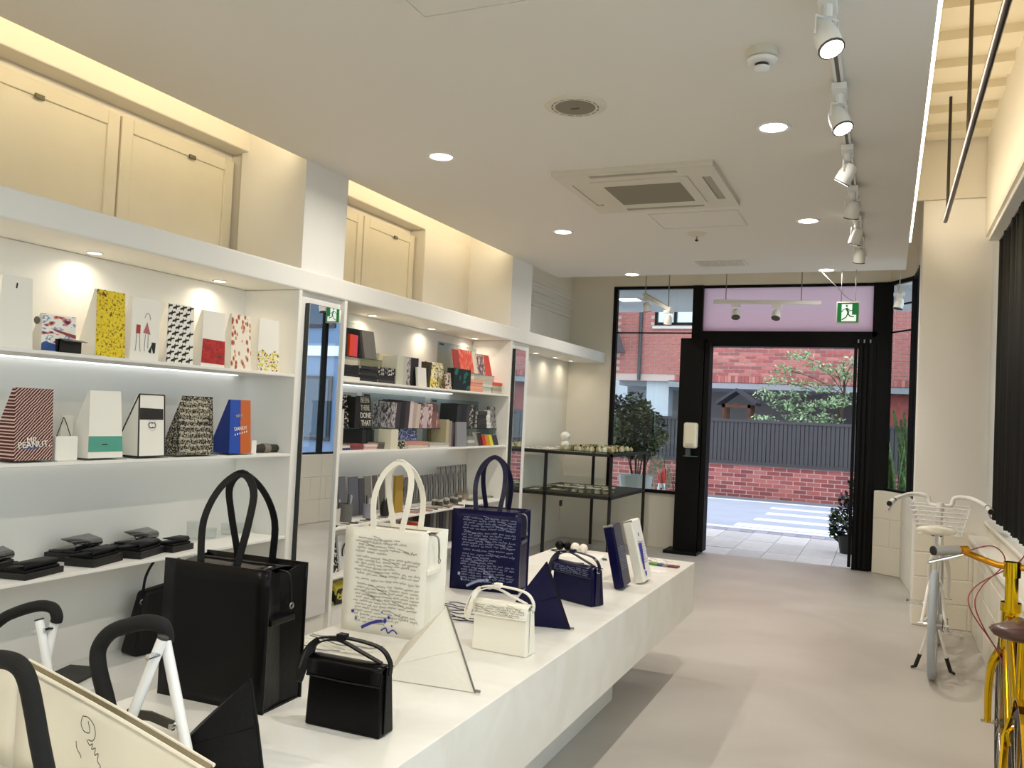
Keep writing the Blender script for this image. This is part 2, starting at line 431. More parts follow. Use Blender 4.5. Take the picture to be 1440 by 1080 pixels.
# mirrors on the piers
def mirror_mat():
    return mat('mirror_silver', 'f2f4f4', 0.01, 1.0)
for y0, y1, lab in ((4.15, 4.468, 'tall narrow mirror on the pier between the bags and the books'), (7.235, 7.505, 'tall narrow mirror on the pier between the books and the glass table')):
    t = thing('wall_mirror', lab, 'mirror', (-3.2, (y0 + y1) / 2, 0.2), R_(3.0) if y0 > 6 else 0)
    w = (y1 - y0) / 2
    MB().box((0.001, -w, 0), (0.03, w, 1.90)).build('backing', mat('mirror_edge', '2a2c2c', 0.3), t)
    MB().box((0.0302, -w + 0.003, 0.003), (0.034, w - 0.003, 1.897)).build('mirror_glass', mirror_mat(), t)
# cupboard doors in the window recesses
M_cup = mat('cupboard_paint', 'ded4ba', 0.6, var=0.02)
def cupdoor(y0, y1, z0, z1, lab, grp=None):
    t = thing('cupboard_door', lab, 'cupboard', (-3.765, (y0 + y1) / 2, z0)); w = (y1 - y0) / 2 - 0.004; h = z1 - z0 - 0.004
    s = 0.075
    MB().box((0, -w, 0), (0.022, w, h)).build('panel', M_cup, t)
    MB().box((0.018, -w, 0), (0.034, -w + s, h)).box((0.018, w - s, 0), (0.034, w, h)).box((0.018, -w + s, h - s), (0.034, w - s, h)).box((0.018, -w + s, 0), (0.034, w - s, s)).build('door_frame', M_cup, t, bevel=0.006)
    MB().box((0.03, 0.05, h - s - 0.012), (0.042, 0.10, h - s + 0.012)).build('catch', mat('catch_metal', '6b6452', 0.5, 0.6), t, bevel=0.003)
    MB().box((-0.02, -w - 0.006, 0), (0.0, w + 0.006, h + 0.006)).build('backing', M_cup, t)
CB = 2.296
cupdoor(2.12, 3.215, CB, 2.975, 'cream framed cupboard door in the first high recess, left leaf of its pair')
cupdoor(3.22, 4.07, CB, 2.975, 'cream framed cupboard door in the first high recess, beside the big pier')
cupdoor(4.66, 5.50, CB, 2.975, 'narrow visible cupboard door leaf half hidden by the big pier')
cupdoor(5.505, 6.28, CB, 2.975, 'cream framed cupboard door filling the second high recess')
# cove light strips on the floating ceiling
LED_W = emit('led_warm', (1.0, 0.86, 0.62), 12.0)
cs = MB().box((0.119, 0.2, ZC + 0.012), (0.133, 7.2, ZC + 0.055)).build('cove_strip', LED_W)
tag(cs, 'long glowing warm light strip along the open edge of the ceiling', 'light strip')
for nm, a, b in (('cove_lamp', 2.9, 7.2), ('cove_lamp_offscreen', 0.2, 2.9)):
    lamp_area(nm, (0.16, (a + b) / 2, ZC + 0.07), 0.03, 3.0 * (b - a), WARM, rot=(0, R_(-125), 0), shape='RECTANGLE', size_y=b - a)
for i, (a, b) in enumerate(((-2.0, 4.05), (4.56, 7.12))):
    o = MB().box((-3.2, a, ZC + 0.1), (-3.15, b, ZC + 0.12)).build('cove_strip', LED_W)
    tag(o, 'hidden warm light strip on top of the ceiling beside the %s recess' % ('first' if i == 0 else 'second'), 'light strip')
    for nm, c, d in (('cove_lamp', max(a, 2.2), b), ('cove_lamp_offscreen', a, 2.2)):
        if d - c > 0.1: lamp_area(nm, (-3.2, (c + d) / 2, ZC + 0.14), 0.03, 2.3 * (d - c), (1.0, 0.80, 0.50), rot=(0, R_(100), 0), shape='RECTANGLE', size_y=d - c)
# recessed ceiling downlights
M_lampw = emit('downlight_glow', NEUT, 14.0)
M_wmetal = mat('white_metal', 'eceae4', 0.35)
def downlight(x, y, z, r, power, col, lab, grp, m, name='downlight', spread=R_(160), off=False):
    t = thing(name, lab, 'lamp', (x, y, z), 0, grp)
    MB().lathe([(r * 0.86, -0.004), (r * 1.08, -0.006), (r * 1.12, 0.0), (r * 0.86, 0.002)], seg=28, closed=True).build('trim_ring', M_wmetal, t, smooth=True)
    MB().lathe([(0.001, -0.001), (r * 0.86, -0.002), (r * 0.86, 0.002)], seg=28).build('lens_offscreen' if off else 'lens', m, t)
    lamp_area('downlight_lamp_offscreen' if off else 'downlight_lamp', (x, y, z - 0.008), r * 0.45, power, col, spread=spread)
DLX = (-2.38, -0.545)
DLW = ('level with the ceiling speaker', 'level with the air conditioner', 'nearest the front door', 'over the black totes', 'toward the rear', 'nearest the back wall')
for k, yy in enumerate((4.246, 6.266, 8.268, 2.23, 0.2, -1.8)):
    for i, x in enumerate(DLX):
        if k == 3 and i == 0: continue      # would stand in the view, the photograph shows none there
        downlight(x, yy, ZC, 0.075, 13 if k != 2 else 9, NEUT, 'round ceiling downlight in the row %s, %s' % ('above the table' if i == 0 else 'beside the track', DLW[k]), 'downlights above the table' if i == 0 else 'downlights beside the track', M_lampw, off=k > 2)
# small soffit downlights
M_lamps = emit('soffit_glow', NEUT, 12.0)
for x, yy, w, ww in ((-3.45, 2.87, 'gift bags', 'yellow bag'), (-3.45, 3.70, 'gift bags', 'fruit printed bag'), (-3.45, 2.0, 'gift bags', 'plain end of the gift bags'), (-3.45, 5.26, 'books', 'cream book'), (-3.45, 6.14, 'books', 'yellow magazine'), (-3.45, 6.95, 'books', 'red magazines'), (-3.5, 8.55, 'glass table', 'glass table, next to the mirror'), (-3.5, 9.15, 'glass table', 'glass table, middle of three'), (-3.5, 9.68, 'glass table', 'glass table, nearest the front wall')):
    downlight(x, yy, 2.165, 0.035, 0.8, WARM, 'small round soffit downlight over the %s' % ww, 'soffit lights over the ' + w, M_lamps, 'soffit_light', R_(150), yy < 2.2)
# ================================================================ the long table
def stone_mat():
    m = mat('pale_stone', 'ebe6da', 0.32, spec=0.5)
    nt = m.node_tree; b = nt.nodes['Principled BSDF']; tc = [n for n in nt.nodes if n.type == 'TEX_COORD'][0]
    n = nt.nodes.new('ShaderNodeTexNoise'); n.inputs['Scale'].default_value = 3.2; n.inputs['Detail'].default_value = 9; n.inputs['Distortion'].default_value = 1.6
    r = nt.nodes.new('ShaderNodeValToRGB'); r.color_ramp.elements[0].position = 0.38; r.color_ramp.elements[1].position = 0.6
    r.color_ramp.elements[0].color = (*lin('e6e2d8'), 1); r.color_ramp.elements[1].color = (*lin('edeae3'), 1)
    nt.links.new(tc.outputs['Object'], n.inputs['Vector']); nt.links.new(n.outputs['Fac'], r.inputs['Fac']); nt.links.new(r.outputs['Color'], b.inputs['Base Color'])
    return m
TZ = 0.65
tb = thing('display_table', 'long low white stone display table with overhanging slab and recessed base', 'table', (-1.48, 2.4, 0))
MB().box((-0.45, -2.2, 0.357), (0.443, 2.83, TZ)).build('slab', stone_mat(), tb, bevel=0.003)
MB().box((-0.30, -2.0, 0), (0.187, 2.06, 0.36)).build('base', mat('table_base', 'e9e7e2', 0.5), tb, bevel=0.003)
# ================================================================ goods on the table
M_kleather = mat('black_leather', '070607', 0.28, bump=0.05, bscale=90, spec=0.16)
M_ksoft = mat('black_soft_leather', '09090a', 0.5, bump=0.08, bscale=120, spec=0.25)
M_wleather = mat('white_leather', 'efe9da', 0.45, bump=0.04, bscale=90)
M_bleather = mat('navy_leather', '090834', 0.3, bump=0.05, bscale=80, spec=0.22)
M_bstrap = mat('navy_strap', '0e0c30', 0.35)
M_ink = mat('dark_ink', '35302c', 0.7); M_inkb = mat('blue_ink', '3b3a9a', 0.7); M_inkw = mat('pale_ink', '9aa0bd', 0.7)
M_zip = mat('zip_metal', '8d8a84', 0.35, 0.9)
M_chrome = mat('chrome', 'd8d8d8', 0.12, 1.0)
def scribble(mb, x0, x1, z, P, rnd, amp=0.0045, w=0.0014, nrm=(0, -1, 0)):
    """one line of hand-written words; P(x, z) maps the flat line on to the surface"""
    x = x0 + rnd.uniform(0, 0.008)
    while x < x1 - 0.012:
        L = rnd.uniform(0.015, 0.045); e = min(x + L, x1); pts = []; ph = rnd.uniform(0, 6)
        n = max(4, int((e - x) / 0.0022))
        for i in range(n + 1):
            t = i / n; a = amp * (1.0 if rnd.random() > 0.16 else 2.1)
            pts.append(P(x + (e - x) * t + 0.0012 * math.sin(i * 2.1), z + a * math.sin(i * 1.9 + ph) * rnd.uniform(0.5, 1.0) + 0.002 * math.sin(x * 40)))
        ribbon(mb, pts, w, nrm); x = e + rnd.uniform(0.004, 0.010)
    if rnd.random() < 0.45:
        xs = rnd.uniform(x0, x1 - 0.06); ribbon(mb, [P(xs, z + 0.012), P(xs + 0.02, z + 0.008), P(xs + 0.05, z - 0.004), P(xs + 0.06, z - 0.006)], w, nrm)
def blob(mb, P, x, z, r, k=9, rnd=random):
    mb.poly([P(x + r * rnd.uniform(0.7, 1.2) * math.cos(2 * PI * i / k), z + r * rnd.uniform(0.7, 1.2) * math.sin(2 * PI * i / k)) for i in range(k)])
def tote(label, loc, rotz, w, d, h, ml, ms, ink=None, splash=None, seed=1, hh=0.25):
    t = thing('tote_bag', label, 'bag', loc, rotz); rnd = random.Random(seed)
    hw = w / 2; e = 0.004
    front = lambda x, z: Vector((x, -0.0012 + 0.004 * (1 - (2 * x / w) ** 2) * 0, z))
    MB().grid(lambda u, v: (-hw + w * u, 0.004 * math.sin(PI * u) * math.sin(PI * v), h * v), 8, 8).build('front_panel', ml, t, smooth=True, solid=0.005)
    MB().grid(lambda u, v: (-hw + w * u, d - 0.004 * math.sin(PI * u) * math.sin(PI * v), h * v), 8, 8).build('back_panel', ml, t, smooth=True, solid=0.005)
    for s in (-1, 1):
        # folded gusset
        def G(u, v, s=s):
            fold = 0.028 * (1 - abs(2 * u - 1)) * (0.25 + 0.75 * v)
            return (s * (hw - 0.006 - fold), d * u, h * 0.985 * v if abs(u - .5) > .3 else h * (0.985 * v - 0.03 * v * v))
        MB().grid(G, 6, 8).build('gusset', ml, t, smooth=False, solid=0.003)
        MB().box((s * (hw - 0.03), d * 0.08, h * 0.60), (s * (hw + 0.001), d * 0.72, h * 0.655)).build('side_strap', ml, t, bevel=0.004)
        cp = spline([(s * (hw - 0.05), d * 0.5, h * 0.965), (s * (hw - 0.004), d * 0.5, h * 0.95), (s * (hw + 0.004), d * 0.52, h * 0.85), (s * (hw + 0.002), d * 0.56, h * 0.74)], 5)
        MB().tube(cp, 0.0035, 6).build('zip_cord', ms if ink is None else M_zip, t, smooth=True)
        MB().tube(arc((s * (hw + 0.004), d * 0.57, h * 0.715), 0.008, 0, 2 * PI, 10, (0, 1, 0)), 0.0022, 6).build('zip_ring', M_zip, t, smooth=True)
    MB().box((-hw + 0.004, 0.002, 0.0), (hw - 0.004, d - 0.002, 0.006)).build('base_panel', ml, t)
    MB().grid(lambda u, v: (-hw + 0.035 + (w - 0.07) * u, 0.004 + (d - 0.008) * v, h * 0.955 + 0.012 * math.sin(PI * v)), 6, 6).build('top_panel', ml, t, smooth=True, solid=0.003)
    MB().box((-hw + 0.05, d * 0.48, h * 0.955 + 0.012), (hw - 0.05, d * 0.52, h * 0.955 + 0.017)).build('zipper', M_zip if ink else ms, t)
    for (yy, s) in ((0.0065, 1), (d - 0.0065, -1)):
        sp = w * 0.17; lean = s * d * 0.46
        P = [(-sp, yy, h - 0.075), (-sp, yy, h - 0.01), (-sp * 1.25, yy + lean * 0.25, h + hh * 0.45), (-sp * 0.95, yy + lean * 0.75, h + hh * 0.82), (0, yy + lean, h + hh),
             (sp * 0.95, yy + lean * 0.75, h + hh * 0.82), (sp * 1.25, yy + lean * 0.25, h + hh * 0.45), (sp, yy, h - 0.01), (sp, yy, h - 0.075)]
        MB().tube(spline(P, 5), 0, flat=(0.0018, 0.0115), upv=(1, 0, 0)).build('handle', ms, t, smooth=False)
    if ink:
        mb = MB(); F = lambda x, z: (x, -0.0042, z); z = h * 0.93; k = 0
        while z > h * 0.12:
            k += 1; z -= 0.0125 if k not in (6, 12, 13) else 0.020
            x1 = hw * 0.86 if rnd.random() > 0.25 else hw * rnd.uniform(0.1, 0.6)
            scribble(mb, -hw * rnd.uniform(0.66, 0.74), x1, z, F, rnd)
        mb.build('handwriting', ink, t)
        mb = MB(); q = random.Random(seed + 5)
        ribbon(mb, [F(-0.085 + 0.09 * i / 7, 0.018 + 0.035 * math.sin(i / 7 * 1.5)) for i in range(8)], 0.011, (0, -1, 0))
        ribbon(mb, spline([F(0.0, 0.018), F(0.02, 0.03), F(0.03, 0.012), F(0.05, 0.026), F(0.07, 0.014)], 4), 0.005, (0, -1, 0))
        for (x, z, r) in ((-0.125, 0.075, 0.008), (0.015, 0.055, 0.009), (0.03, 0.07, 0.006), (-0.11, 0.05, 0.005), (0.0, 0.085, 0.004), (0.045, 0.04, 0.004)): blob(mb, F, x, z, r, rnd=q)
        mb.build('ink_splash', splash, t)
    return t
tote('tall white leather tote bag covered in dark handwriting with blue ink splash', (-1.702, 2.765, TZ), R_(2), 0.352, 0.165, 0.392, M_wleather, M_wleather, M_ink, M_inkb, 3)
tote('tall plain black glossy tote bag with long black handles', (-1.708, 1.885, TZ), R_(2), 0.368, 0.172, 0.388, M_kleather, M_ksoft)
tote('navy blue tote bag covered in pale handwriting', (-1.726, 3.70, TZ), R_(9), 0.340, 0.185, 0.382, M_bleather, M_bstrap, M_inkw, M_inkw, 11)
# small folded-flap shoulder bags
def shoulder_bag(label, loc, rotz, w, d, h, ml, ms, ink=None, seed=2, flip=1):
    t = thing('shoulder_bag', label, 'bag', loc, rotz); hw = w / 2
    body = [(-hw, 0, 0), (hw, 0, 0), (hw, d, 0), (-hw, d, 0)]; top = [(-hw * 0.97, 0.006, h * 0.93), (hw * 0.97, 0.006, h * 0.93), (hw * 0.97, d * 0.8, h * 0.98), (-hw * 0.97, d * 0.8, h * 0.98)]
    MB().hexa(body, top).build('body', ml, t, bevel=0.006)
    P = lambda u, v: Vector((-hw * 0.99 + 1.98 * hw * u, (d * 0.8 - (d * 0.8 + 0.002) * min(1, v * 2)) if v < .5 else (-0.002 + 0.0065 * (1 - v) * 2 * 0.9), (h * 1.0 + 0.008 * math.sin(PI * min(1, v * 2))) if v < .5 else h * (1.0 - (v - .5) * 0.46)))
    MB().grid(P, 6, 12).build('flap', ml, t, smooth=True, solid=0.004)
    MB().tube([(-hw * 0.99, -0.004, h * 0.77), (0, -0.006, h * 0.762), (hw * 0.99, -0.004, h * 0.77)], 0.0022, 6).build('flap_edge', ms, t)
    for s in (-1, 1):
        MB().box((s * hw, d * 0.25, h * 0.05), (s * (hw + 0.004), d * 0.55, h * 0.97)).build('side_strap', ms, t, bevel=0.0015)
        MB().tube(arc((s * (hw + 0.004), d * 0.4, h * 0.97), 0.011, 0, 2 * PI, 10, (0, 1, 0)), 0.0022, 6).build('strap_ring', M_chrome if ink else M_ksoft, t, smooth=True)
    S1 = spline([(hw + 0.006, d * 0.4, h * 0.93), (hw + 0.004, d * 0.4, h * 1.12), (hw * 0.75, d * 0.4, h * 1.3), (0.0, d * 0.38, h * 1.36), (-hw * 0.6, d * 0.4, h * 1.33), (-hw * 1.0, d * 0.4, h * 1.25), (-hw * 1.25, d * 0.35, h * 1.05), (-hw * 1.38, d * 0.3, h * 0.78)], 5)
    S2 = spline([(-hw - 0.006, d * 0.4, h * 0.95), (-hw * 0.98, d * 0.42, h * 1.18), (-hw * 0.4, d * 0.45, h * 1.3), (hw * 0.3, d * 0.45, h * 1.17), (hw * 0.8, d * 0.45, h * 1.06)], 5)
    S3 = spline([(-hw * 1.38, d * 0.3, h * 0.78), (-hw * 1.3, d * 0.2, h * 0.6), (-hw * 1.14, d * 0.1, h * 0.82), (-hw * 1.05, d * 0.3, h * 1.15), (-hw * 0.9, d * 0.4, h * 1.26)], 5)
    for S in (S1, S2, S3): MB().tube(S, 0, flat=(0.0022, 0.0085), upv=(0, 1, 0)).build('strap', ms, t)
    MB().obox((-hw * 0.25, d * 0.4, h * 1.37), (0.026, 0.024, 0.016)).build('buckle', ms, t, bevel=0.002)
    if ink:
        mb = MB(); rnd = random.Random(seed)
        for z in (0.965, 0.92, 0.87, 0.82): scribble(mb, -hw * 0.93, hw * 0.9, h * z, lambda x, z: (x, -0.0065, z), rnd, amp=0.003, w=0.0012)
        mb.build('handwriting', ink, t)
    return t
shoulder_bag('small plain black leather shoulder bag with folded strap', (-1.277, 1.90, TZ), R_(1), 0.230, 0.075, 0.172, M_kleather, M_ksoft)
shoulder_bag('small white leather shoulder bag with handwriting on its flap', (-1.232, 2.787, TZ), R_(-1), 0.216, 0.085, 0.168, M_wleather, M_wleather, M_ink, 5)
shoulder_bag('small navy shoulder bag with pale handwriting on its flap', (-1.297, 3.73, TZ), R_(-24), 0.255, 0.085, 0.165, M_bleather, M_bstrap, M_inkw, 8)
# tetrahedron pouches: the zip edge stands on the right, the closed edge lies to the left
def pyramid(label, A, B, Cc, D, ml):
    t = thing('pyramid_pouch', label, 'pouch', (B[0], B[1], TZ)); o = Vector((B[0], B[1], TZ))
    A, B, Cc, D = [Vector(v) - o for v in (A, B, Cc, D)]
    def face(p, q, r):
        cen = (A + B + Cc + D) / 4
        def P(u, v):
            a = p.lerp(q, u); x = a.lerp(r, v)
            n = (q - p).cross(r - p).normalized()
            if n.dot(x - cen) < 0: n = -n
            return x + n * 0.008 * math.sin(PI * min(1, max(0, u))) * math.sin(PI * v) * (1 - v)
        return P
    mb = MB()
    for f in ((B, Cc, A), (Cc, D, A), (D, B, A), (B, D, Cc)): mb.grid(face(*f), 6, 6)
    mb.build('body', ml, t, smooth=False)
    off = (B - (Cc + D) / 2).normalized() * 0.002
    MB().tube([A + off, A.lerp(B, .5) + off * 2, B + off], 0.0032, 6).build('zipper', M_zip if ml is M_wleather else M_ksoft, t)
    m = (A + Cc * 0.2) / 1.2
    MB().tube([A.lerp(B, 0.52) + (Cc - B) * 0.012 + Vector((0, -0.004, 0)), Cc.lerp(A, 0.22) + Vector((0, -0.006, 0.0))], 0.0012, 5).build('seam', ml, t)
    MB().obox(tuple(B + Vector((0.008, 0, 0.006))), (0.02, 0.006, 0.008)).build('zip_pull', M_zip, t, bevel=0.001)
    return t
z = TZ + 0.002
pyramid('large white tetrahedron pouch with zip on its standing edge', (-1.262, 2.435, 0.878), (-1.113, 2.36, z), (-1.41, 2.33, z), (-1.56, 2.70, z), M_wleather)
pyramid('navy tetrahedron pouch in front of the navy shoulder bag', (-1.212, 3.17, 0.921), (-1.128, 3.246, z), (-1.41, 3.19, z), (-1.44, 3.42, z), M_bleather)
pyramid('black tetrahedron pouch at the foot of the black tote', (-1.315, 1.58, 0.866), (-1.281, 1.60, z), (-1.50, 1.50, z), (-1.60, 1.72, z), M_ksoft)
# loose cords
def cords(label, x0, x1, y0, y1, m, n, seed):
    rnd = random.Random(seed); t = thing('leather_cord', label, 'cord', ((x0 + x1) / 2, (y0 + y1) / 2, TZ))
    for k in range(n):
        pts = []
        yy = (rnd.random() - .5) * (y1 - y0); ph = rnd.random() * 6
        for i in range(9): pts.append(((x1 - x0) * (i / 8 - .5), yy + 0.02 * math.sin(i * 0.7 + ph), 0.003 + 0.002 * k / n + 0.004 * abs(math.sin(i * 1.1 + ph))))
        MB().tube(spline(pts, 3), 0.0022, 5).build('strand', m[k % len(m)], t)
cords('bundle of thin white cords lying beside the black shoulder bag', -1.90, -1.60, 2.48, 2.66, [M_wleather, M_wleather, M_zip], 9, 4)
cords('bundle of dark purple cords lying behind the white shoulder bag', -1.74, -1.48, 3.10, 3.40, [mat('purple_cord', '2a2140', 0.5)], 9, 9)
# slim cases leaning at the far end
def case(label, loc, rotz, lean, w, d, h, m1, m2, ink, seed, art=None):
    t = thing('slim_case', label, 'case', loc, rotz); rnd = random.Random(seed)
    t.rotation_euler = (0, lean, rotz)
    MB().box((-d / 2, 0, 0), (d / 2, w, h)).build('body', m1, t, bevel=0.008, seg=3)
    MB().box((d / 2 - 0.002, 0.006, 0.004), (d / 2 + 0.002, w - 0.004, h - 0.004)).build('cover', m2, t, bevel=0.001)
    mb = MB(); F = lambda y, z: (d / 2 + 0.0035, y, z)
    for k in range(9): scribble(mb, 0.015, w - 0.015, h * 0.62 - k * 0.013, F, rnd, amp=0.004, w=0.0016, nrm=(1, 0, 0))
    mb.build('handwriting', ink, t)
    MB().cyl((-d / 2, 0.006, h - 0.004), (d / 2, 0.006, h - 0.004), 0.006, 8).build('zip_end', M_zip, t)
    if art:
        mb = MB(); mb.poly([F(0.03, h * .2), F(0.06, h * .18), F(0.10, h * .6), F(0.03, h * .62)]); blob(mb, F, 0.07, h * .75, 0.012); blob(mb, F, 0.06, h * .12, 0.018)
        mb.build('print', art, t)
    return t
case('navy slim leather case leaning beside a white one', (-1.185, 4.12, TZ + 0.008), R_(4), R_(-13), 0.17, 0.05, 0.31, M_bleather, M_bleather, M_inkw, 21)
case('white slim leather case with blue drawing leaning behind the navy case', (-1.135, 4.33, TZ + 0.008), R_(2), R_(-15), 0.17, 0.05, 0.32, M_wleather, mat('white_cover', 'f3f1ea', 0.4), M_inkb, 22, M_inkb)
# charms, leaflets and samples
for lab, x, y, m in (('pair of glossy black ball charms on the table', -1.845, 5.12, M_kleather), ('pair of white ball charms beside the black ones', -1.735, 5.10, M_wleather)):
    t = thing('ball_charm', lab, 'charm', (x, y, TZ))
    for dx, dy, r in ((-0.025, 0, 0.03), (0.026, 0.01, 0.028)):
        b = MB().ell((dx, dy, r), (r, r, r)).build('ball', m, t, smooth=True)
    MB().tube(spline([(-0.03, -0.02, 0.004), (-0.06, -0.06, 0.004), (0.0, -0.09, 0.004), (0.05, -0.06, 0.004), (0.03, -0.02, 0.01)], 4), 0.003, 6).build('cord', m, t)
rnd = random.Random(3)
def leaflet(name, label, cat, x, y, w, l, rz, m, n=1, grp=None, th=0.002, zz=TZ):
    t = MB().box((-w / 2, -l / 2, 0), (w / 2, l / 2, th)).build(name, m, None)
    t.location = (x, y, zz + 0.0005); t.rotation_euler = (0, 0, rz); tag(t, label, cat, grp)
    return t
M_paper = mat('white_paper', 'efece4', 0.7)
leaf1 = rampmat('leaflet_print', lambda nt, tc: noise_print(nt, tc, 30, [(0, '35324a'), (0.38, 'c9bfae'), (0.5, 'f0ede6')]), 0.5)
leaflet('swatch_sheet', 'white sheet with dark printed lines behind the colour strip', 'leaflet', -1.26, 5.13, 0.20, 0.10, R_(-10), leaf1)
leaflet('white_sheet', 'blank white sheet lying under the ball charms', 'leaflet', -1.70, 4.98, 0.3, 0.2, 0.1, M_paper)
leaflet('postcard', 'pale printed postcard nearest the table edge by the white case', 'leaflet', -1.17, 4.80, 0.11, 0.15, R_(20), rampmat('postcard_print', lambda nt, tc: noise_print(nt, tc, 14, [(0, 'b9a8a4'), (0.36, 'e9e2dc'), (0.55, 'f3f0ea')]), 0.5))
t = thing('colour_strip', 'strip of small coloured material samples near the white case', 'sample', (-1.18, 4.97, TZ), R_(-6))
for k, c in enumerate(('e9e4c8', '5f8a2f', '5c8f35', '1f3f8a', '8c8a80', '6b2f34', '7a3238')):
    MB().box((-0.11 + k * 0.031, -0.025, 0.0008), (-0.11 + k * 0.031 + 0.028, 0.025, 0.011)).build('sample', mat('sample_' + c, c, 0.5), t, bevel=0.001)
for k, (x, y, r) in enumerate(((-1.60, 4.72, 0.3), (-1.75, 4.72, 1.1), (-1.52, 4.95, 2.0), (-1.47, 5.08, 0.6))):
    leaflet('name_tag', 'small dark leather name tag lying on the table', 'tag', x, y, 0.055, 0.025, r, mat('tag_dark', '2a2735', 0.5), grp='dark name tags on the table', th=0.004)
# folding seats with foam arms at the near end of the table
M_foam = mat('black_foam', '0c0b09', 0.85, bump=0.15, bscale=160)
M_tube = mat('white_tube', 'f0eeea', 0.25)
def pz(px, py, y): return at((px, py), y=y)
t = thing('folding_carrier', 'white tube folding carrier with black foam handles and cream leather bag', 'carrier', (-1.62, 1.40, TZ)); o0 = Vector((-1.62, 1.40, TZ))
def L(pts): return [Vector(p) - o0 for p in pts]
fB = [pz(160, 1040, 1.44), pz(151, 990, 1.46), pz(139, 940, 1.48), pz(139, 912, 1.49), pz(155, 890, 1.50), pz(180, 880, 1.51), pz(208, 875, 1.52), pz(228, 880, 1.53), pz(233, 893, 1.54), pz(233, 903, 1.54)]
MB().tube(L(spline(fB, 5)), 0.0185, 14).build('foam_handle', M_foam, t, smooth=True)
fC = [pz(-70, 950, 1.19), pz(-40, 930, 1.19), pz(0, 927, 1.19), pz(24, 934, 1.19), pz(38, 955, 1.19), pz(48, 1000, 1.19), pz(55, 1040, 1.19), pz(65, 1090, 1.19), pz(72, 1125, 1.19)]
MB().tube(L(spline(fC, 5)), 0.0185, 14).build('foam_handle', M_foam, t, smooth=True)
j = pz(226, 905, 1.50); k1 = pz(185, 1008, 1.47)
dirn = (k1 - j).normalized(); end1 = j + dirn * ((j.z - TZ - 0.0) / -dirn.z)
MB().tube(L([j - dirn * 0.012, end1]), 0.0125, 12).build('leg', M_tube, t, smooth=True)
MB().tube(L([j - dirn * 0.017, j - dirn * 0.011]), 0.0128, 12).build('end_cap', mat('cap_grey', '3a3836', 0.6), t, smooth=True)
j2 = pz(233, 903, 1.53); k2 = pz(262, 1050, 1.50); dirn = (k2 - j2).normalized(); end2 = j2 + dirn * ((j2.z - TZ) / -dirn.z)
MB().tube(L([j2, end2]), 0.0125, 12).build('leg', M_tube, t, smooth=True)
for (px_, py_, yy) in ((213, 923, 1.475), (245, 1020, 1.49)):
    p = pz(px_, py_, yy); MB().cyl(tuple(p - o0 + Vector((0, -0.012, 0))), tuple(p - o0 + Vector((0, 0.02, 0))), 0.007, 10).build('bolt', M_chrome, t)
b1, b2 = pz(180, 1003, 1.52), pz(245, 1021, 1.50)
MB().tube(L([b1, b1.lerp(b2, .5) + Vector((0, 0, 0.008)), b2]), 0, flat=(0.004, 0.011)).build('hinge_bracket', mat('bracket', '4a463e', 0.5, 0.3), t, bevel=0.002)
# cream leather bag between the handles
c1, c2 = pz(30, 934, 1.34), pz(292, 1084, 1.36)
lo = 0.655
def CP(u, v):
    p = c1.lerp(c2, u); return Vector((p.x, p.y + 0.006 * math.sin(PI * u), p.z + (lo - p.z) * v)) - o0
MB().grid(CP, 12, 6).build('bag_panel', mat('cream_leather', 'e9e0cb', 0.5, bump=0.04, bscale=80), t, smooth=True, solid=0.01)
c0 = pz(-60, 955, 1.36)
MB().grid(lambda u, v: Vector((c0.lerp(c1, u).x, c0.lerp(c1, u).y, c0.lerp(c1, u).z + (lo - c0.lerp(c1, u).z) * v)) - o0, 6, 4).build('bag_flap', MATS['cream_leather'], t, smooth=True, solid=0.008)
zl = [c1.lerp(c2, i / 12) - o0 + Vector((0, 0.004 + 0.006 * math.sin(PI * i / 12), 0.004)) for i in range(13)]
for dy in (-0.012, 0.014): MB().tube([p + Vector((0, dy, 0)) for p in zl], 0.0042, 6).build('piping', MATS['cream_leather'], t, smooth=True)
MB().tube(zl, 0, flat=(0.003, 0.008), upv=(0, 1, 0)).build('zipper', mat('zip_brass', '8f8468', 0.4, 0.7), t)
mb = MB(); q = random.Random(2)
def SP(a, b):
    p = at((a, b), y=1.335); return tuple(p - o0)
for S in (((116, 1008), (114, 1018), (118, 1028), (126, 1030), (124, 1014)), ((116, 1007), (124, 1009), (132, 1020), (134, 1034), (130, 1042), (124, 1040)), ((122, 1040), (126, 1048), (130, 1046), (129, 1054), (134, 1052), (133, 1062), (138, 1060), (137, 1070), (141, 1078), (139, 1088)), ((107, 1042), (108, 1052), (113, 1062), (114, 1066))):
    ribbon(mb, spline([SP(*s) for s in S], 5), 0.0022, (0, -1, 0))
mb.build('signature', M_ink, t)
# the second carrier farther back
t = thing('folding_carrier', 'second white tube carrier with foam handle, behind the cream leather bag', 'carrier', (-2.02, 1.75, TZ)); o0 = Vector((-2.02, 1.75, TZ))
fA = [pz(-50, 960, 1.70), pz(-30, 905, 1.72), pz(0, 873, 1.74), pz(25, 860, 1.75), pz(55, 852, 1.76), pz(74, 855, 1.77), pz(80, 866, 1.77), pz(79, 874, 1.77)]
MB().tube(L(spline(fA, 5)), 0.0165, 14).build('foam_handle', M_foam, t, smooth=True)
j = pz(56, 876, 1.74); k1 = pz(68, 945, 1.74); dirn = (k1 - j).normalized(); e1 = j + dirn * ((j.z - TZ) / -dirn.z)
MB().tube(L([j - dirn * 0.008, e1]), 0.0125, 12).build('leg', M_tube, t, smooth=True)
MB().tube(L([j - dirn * 0.012, j - dirn * 0.007]), 0.0128, 12).build('end_cap', MATS['cap_grey'], t, smooth=True)
j2 = pz(78, 868, 1.775); k2 = pz(70, 905, 1.76); dirn = (k2 - j2).normalized()
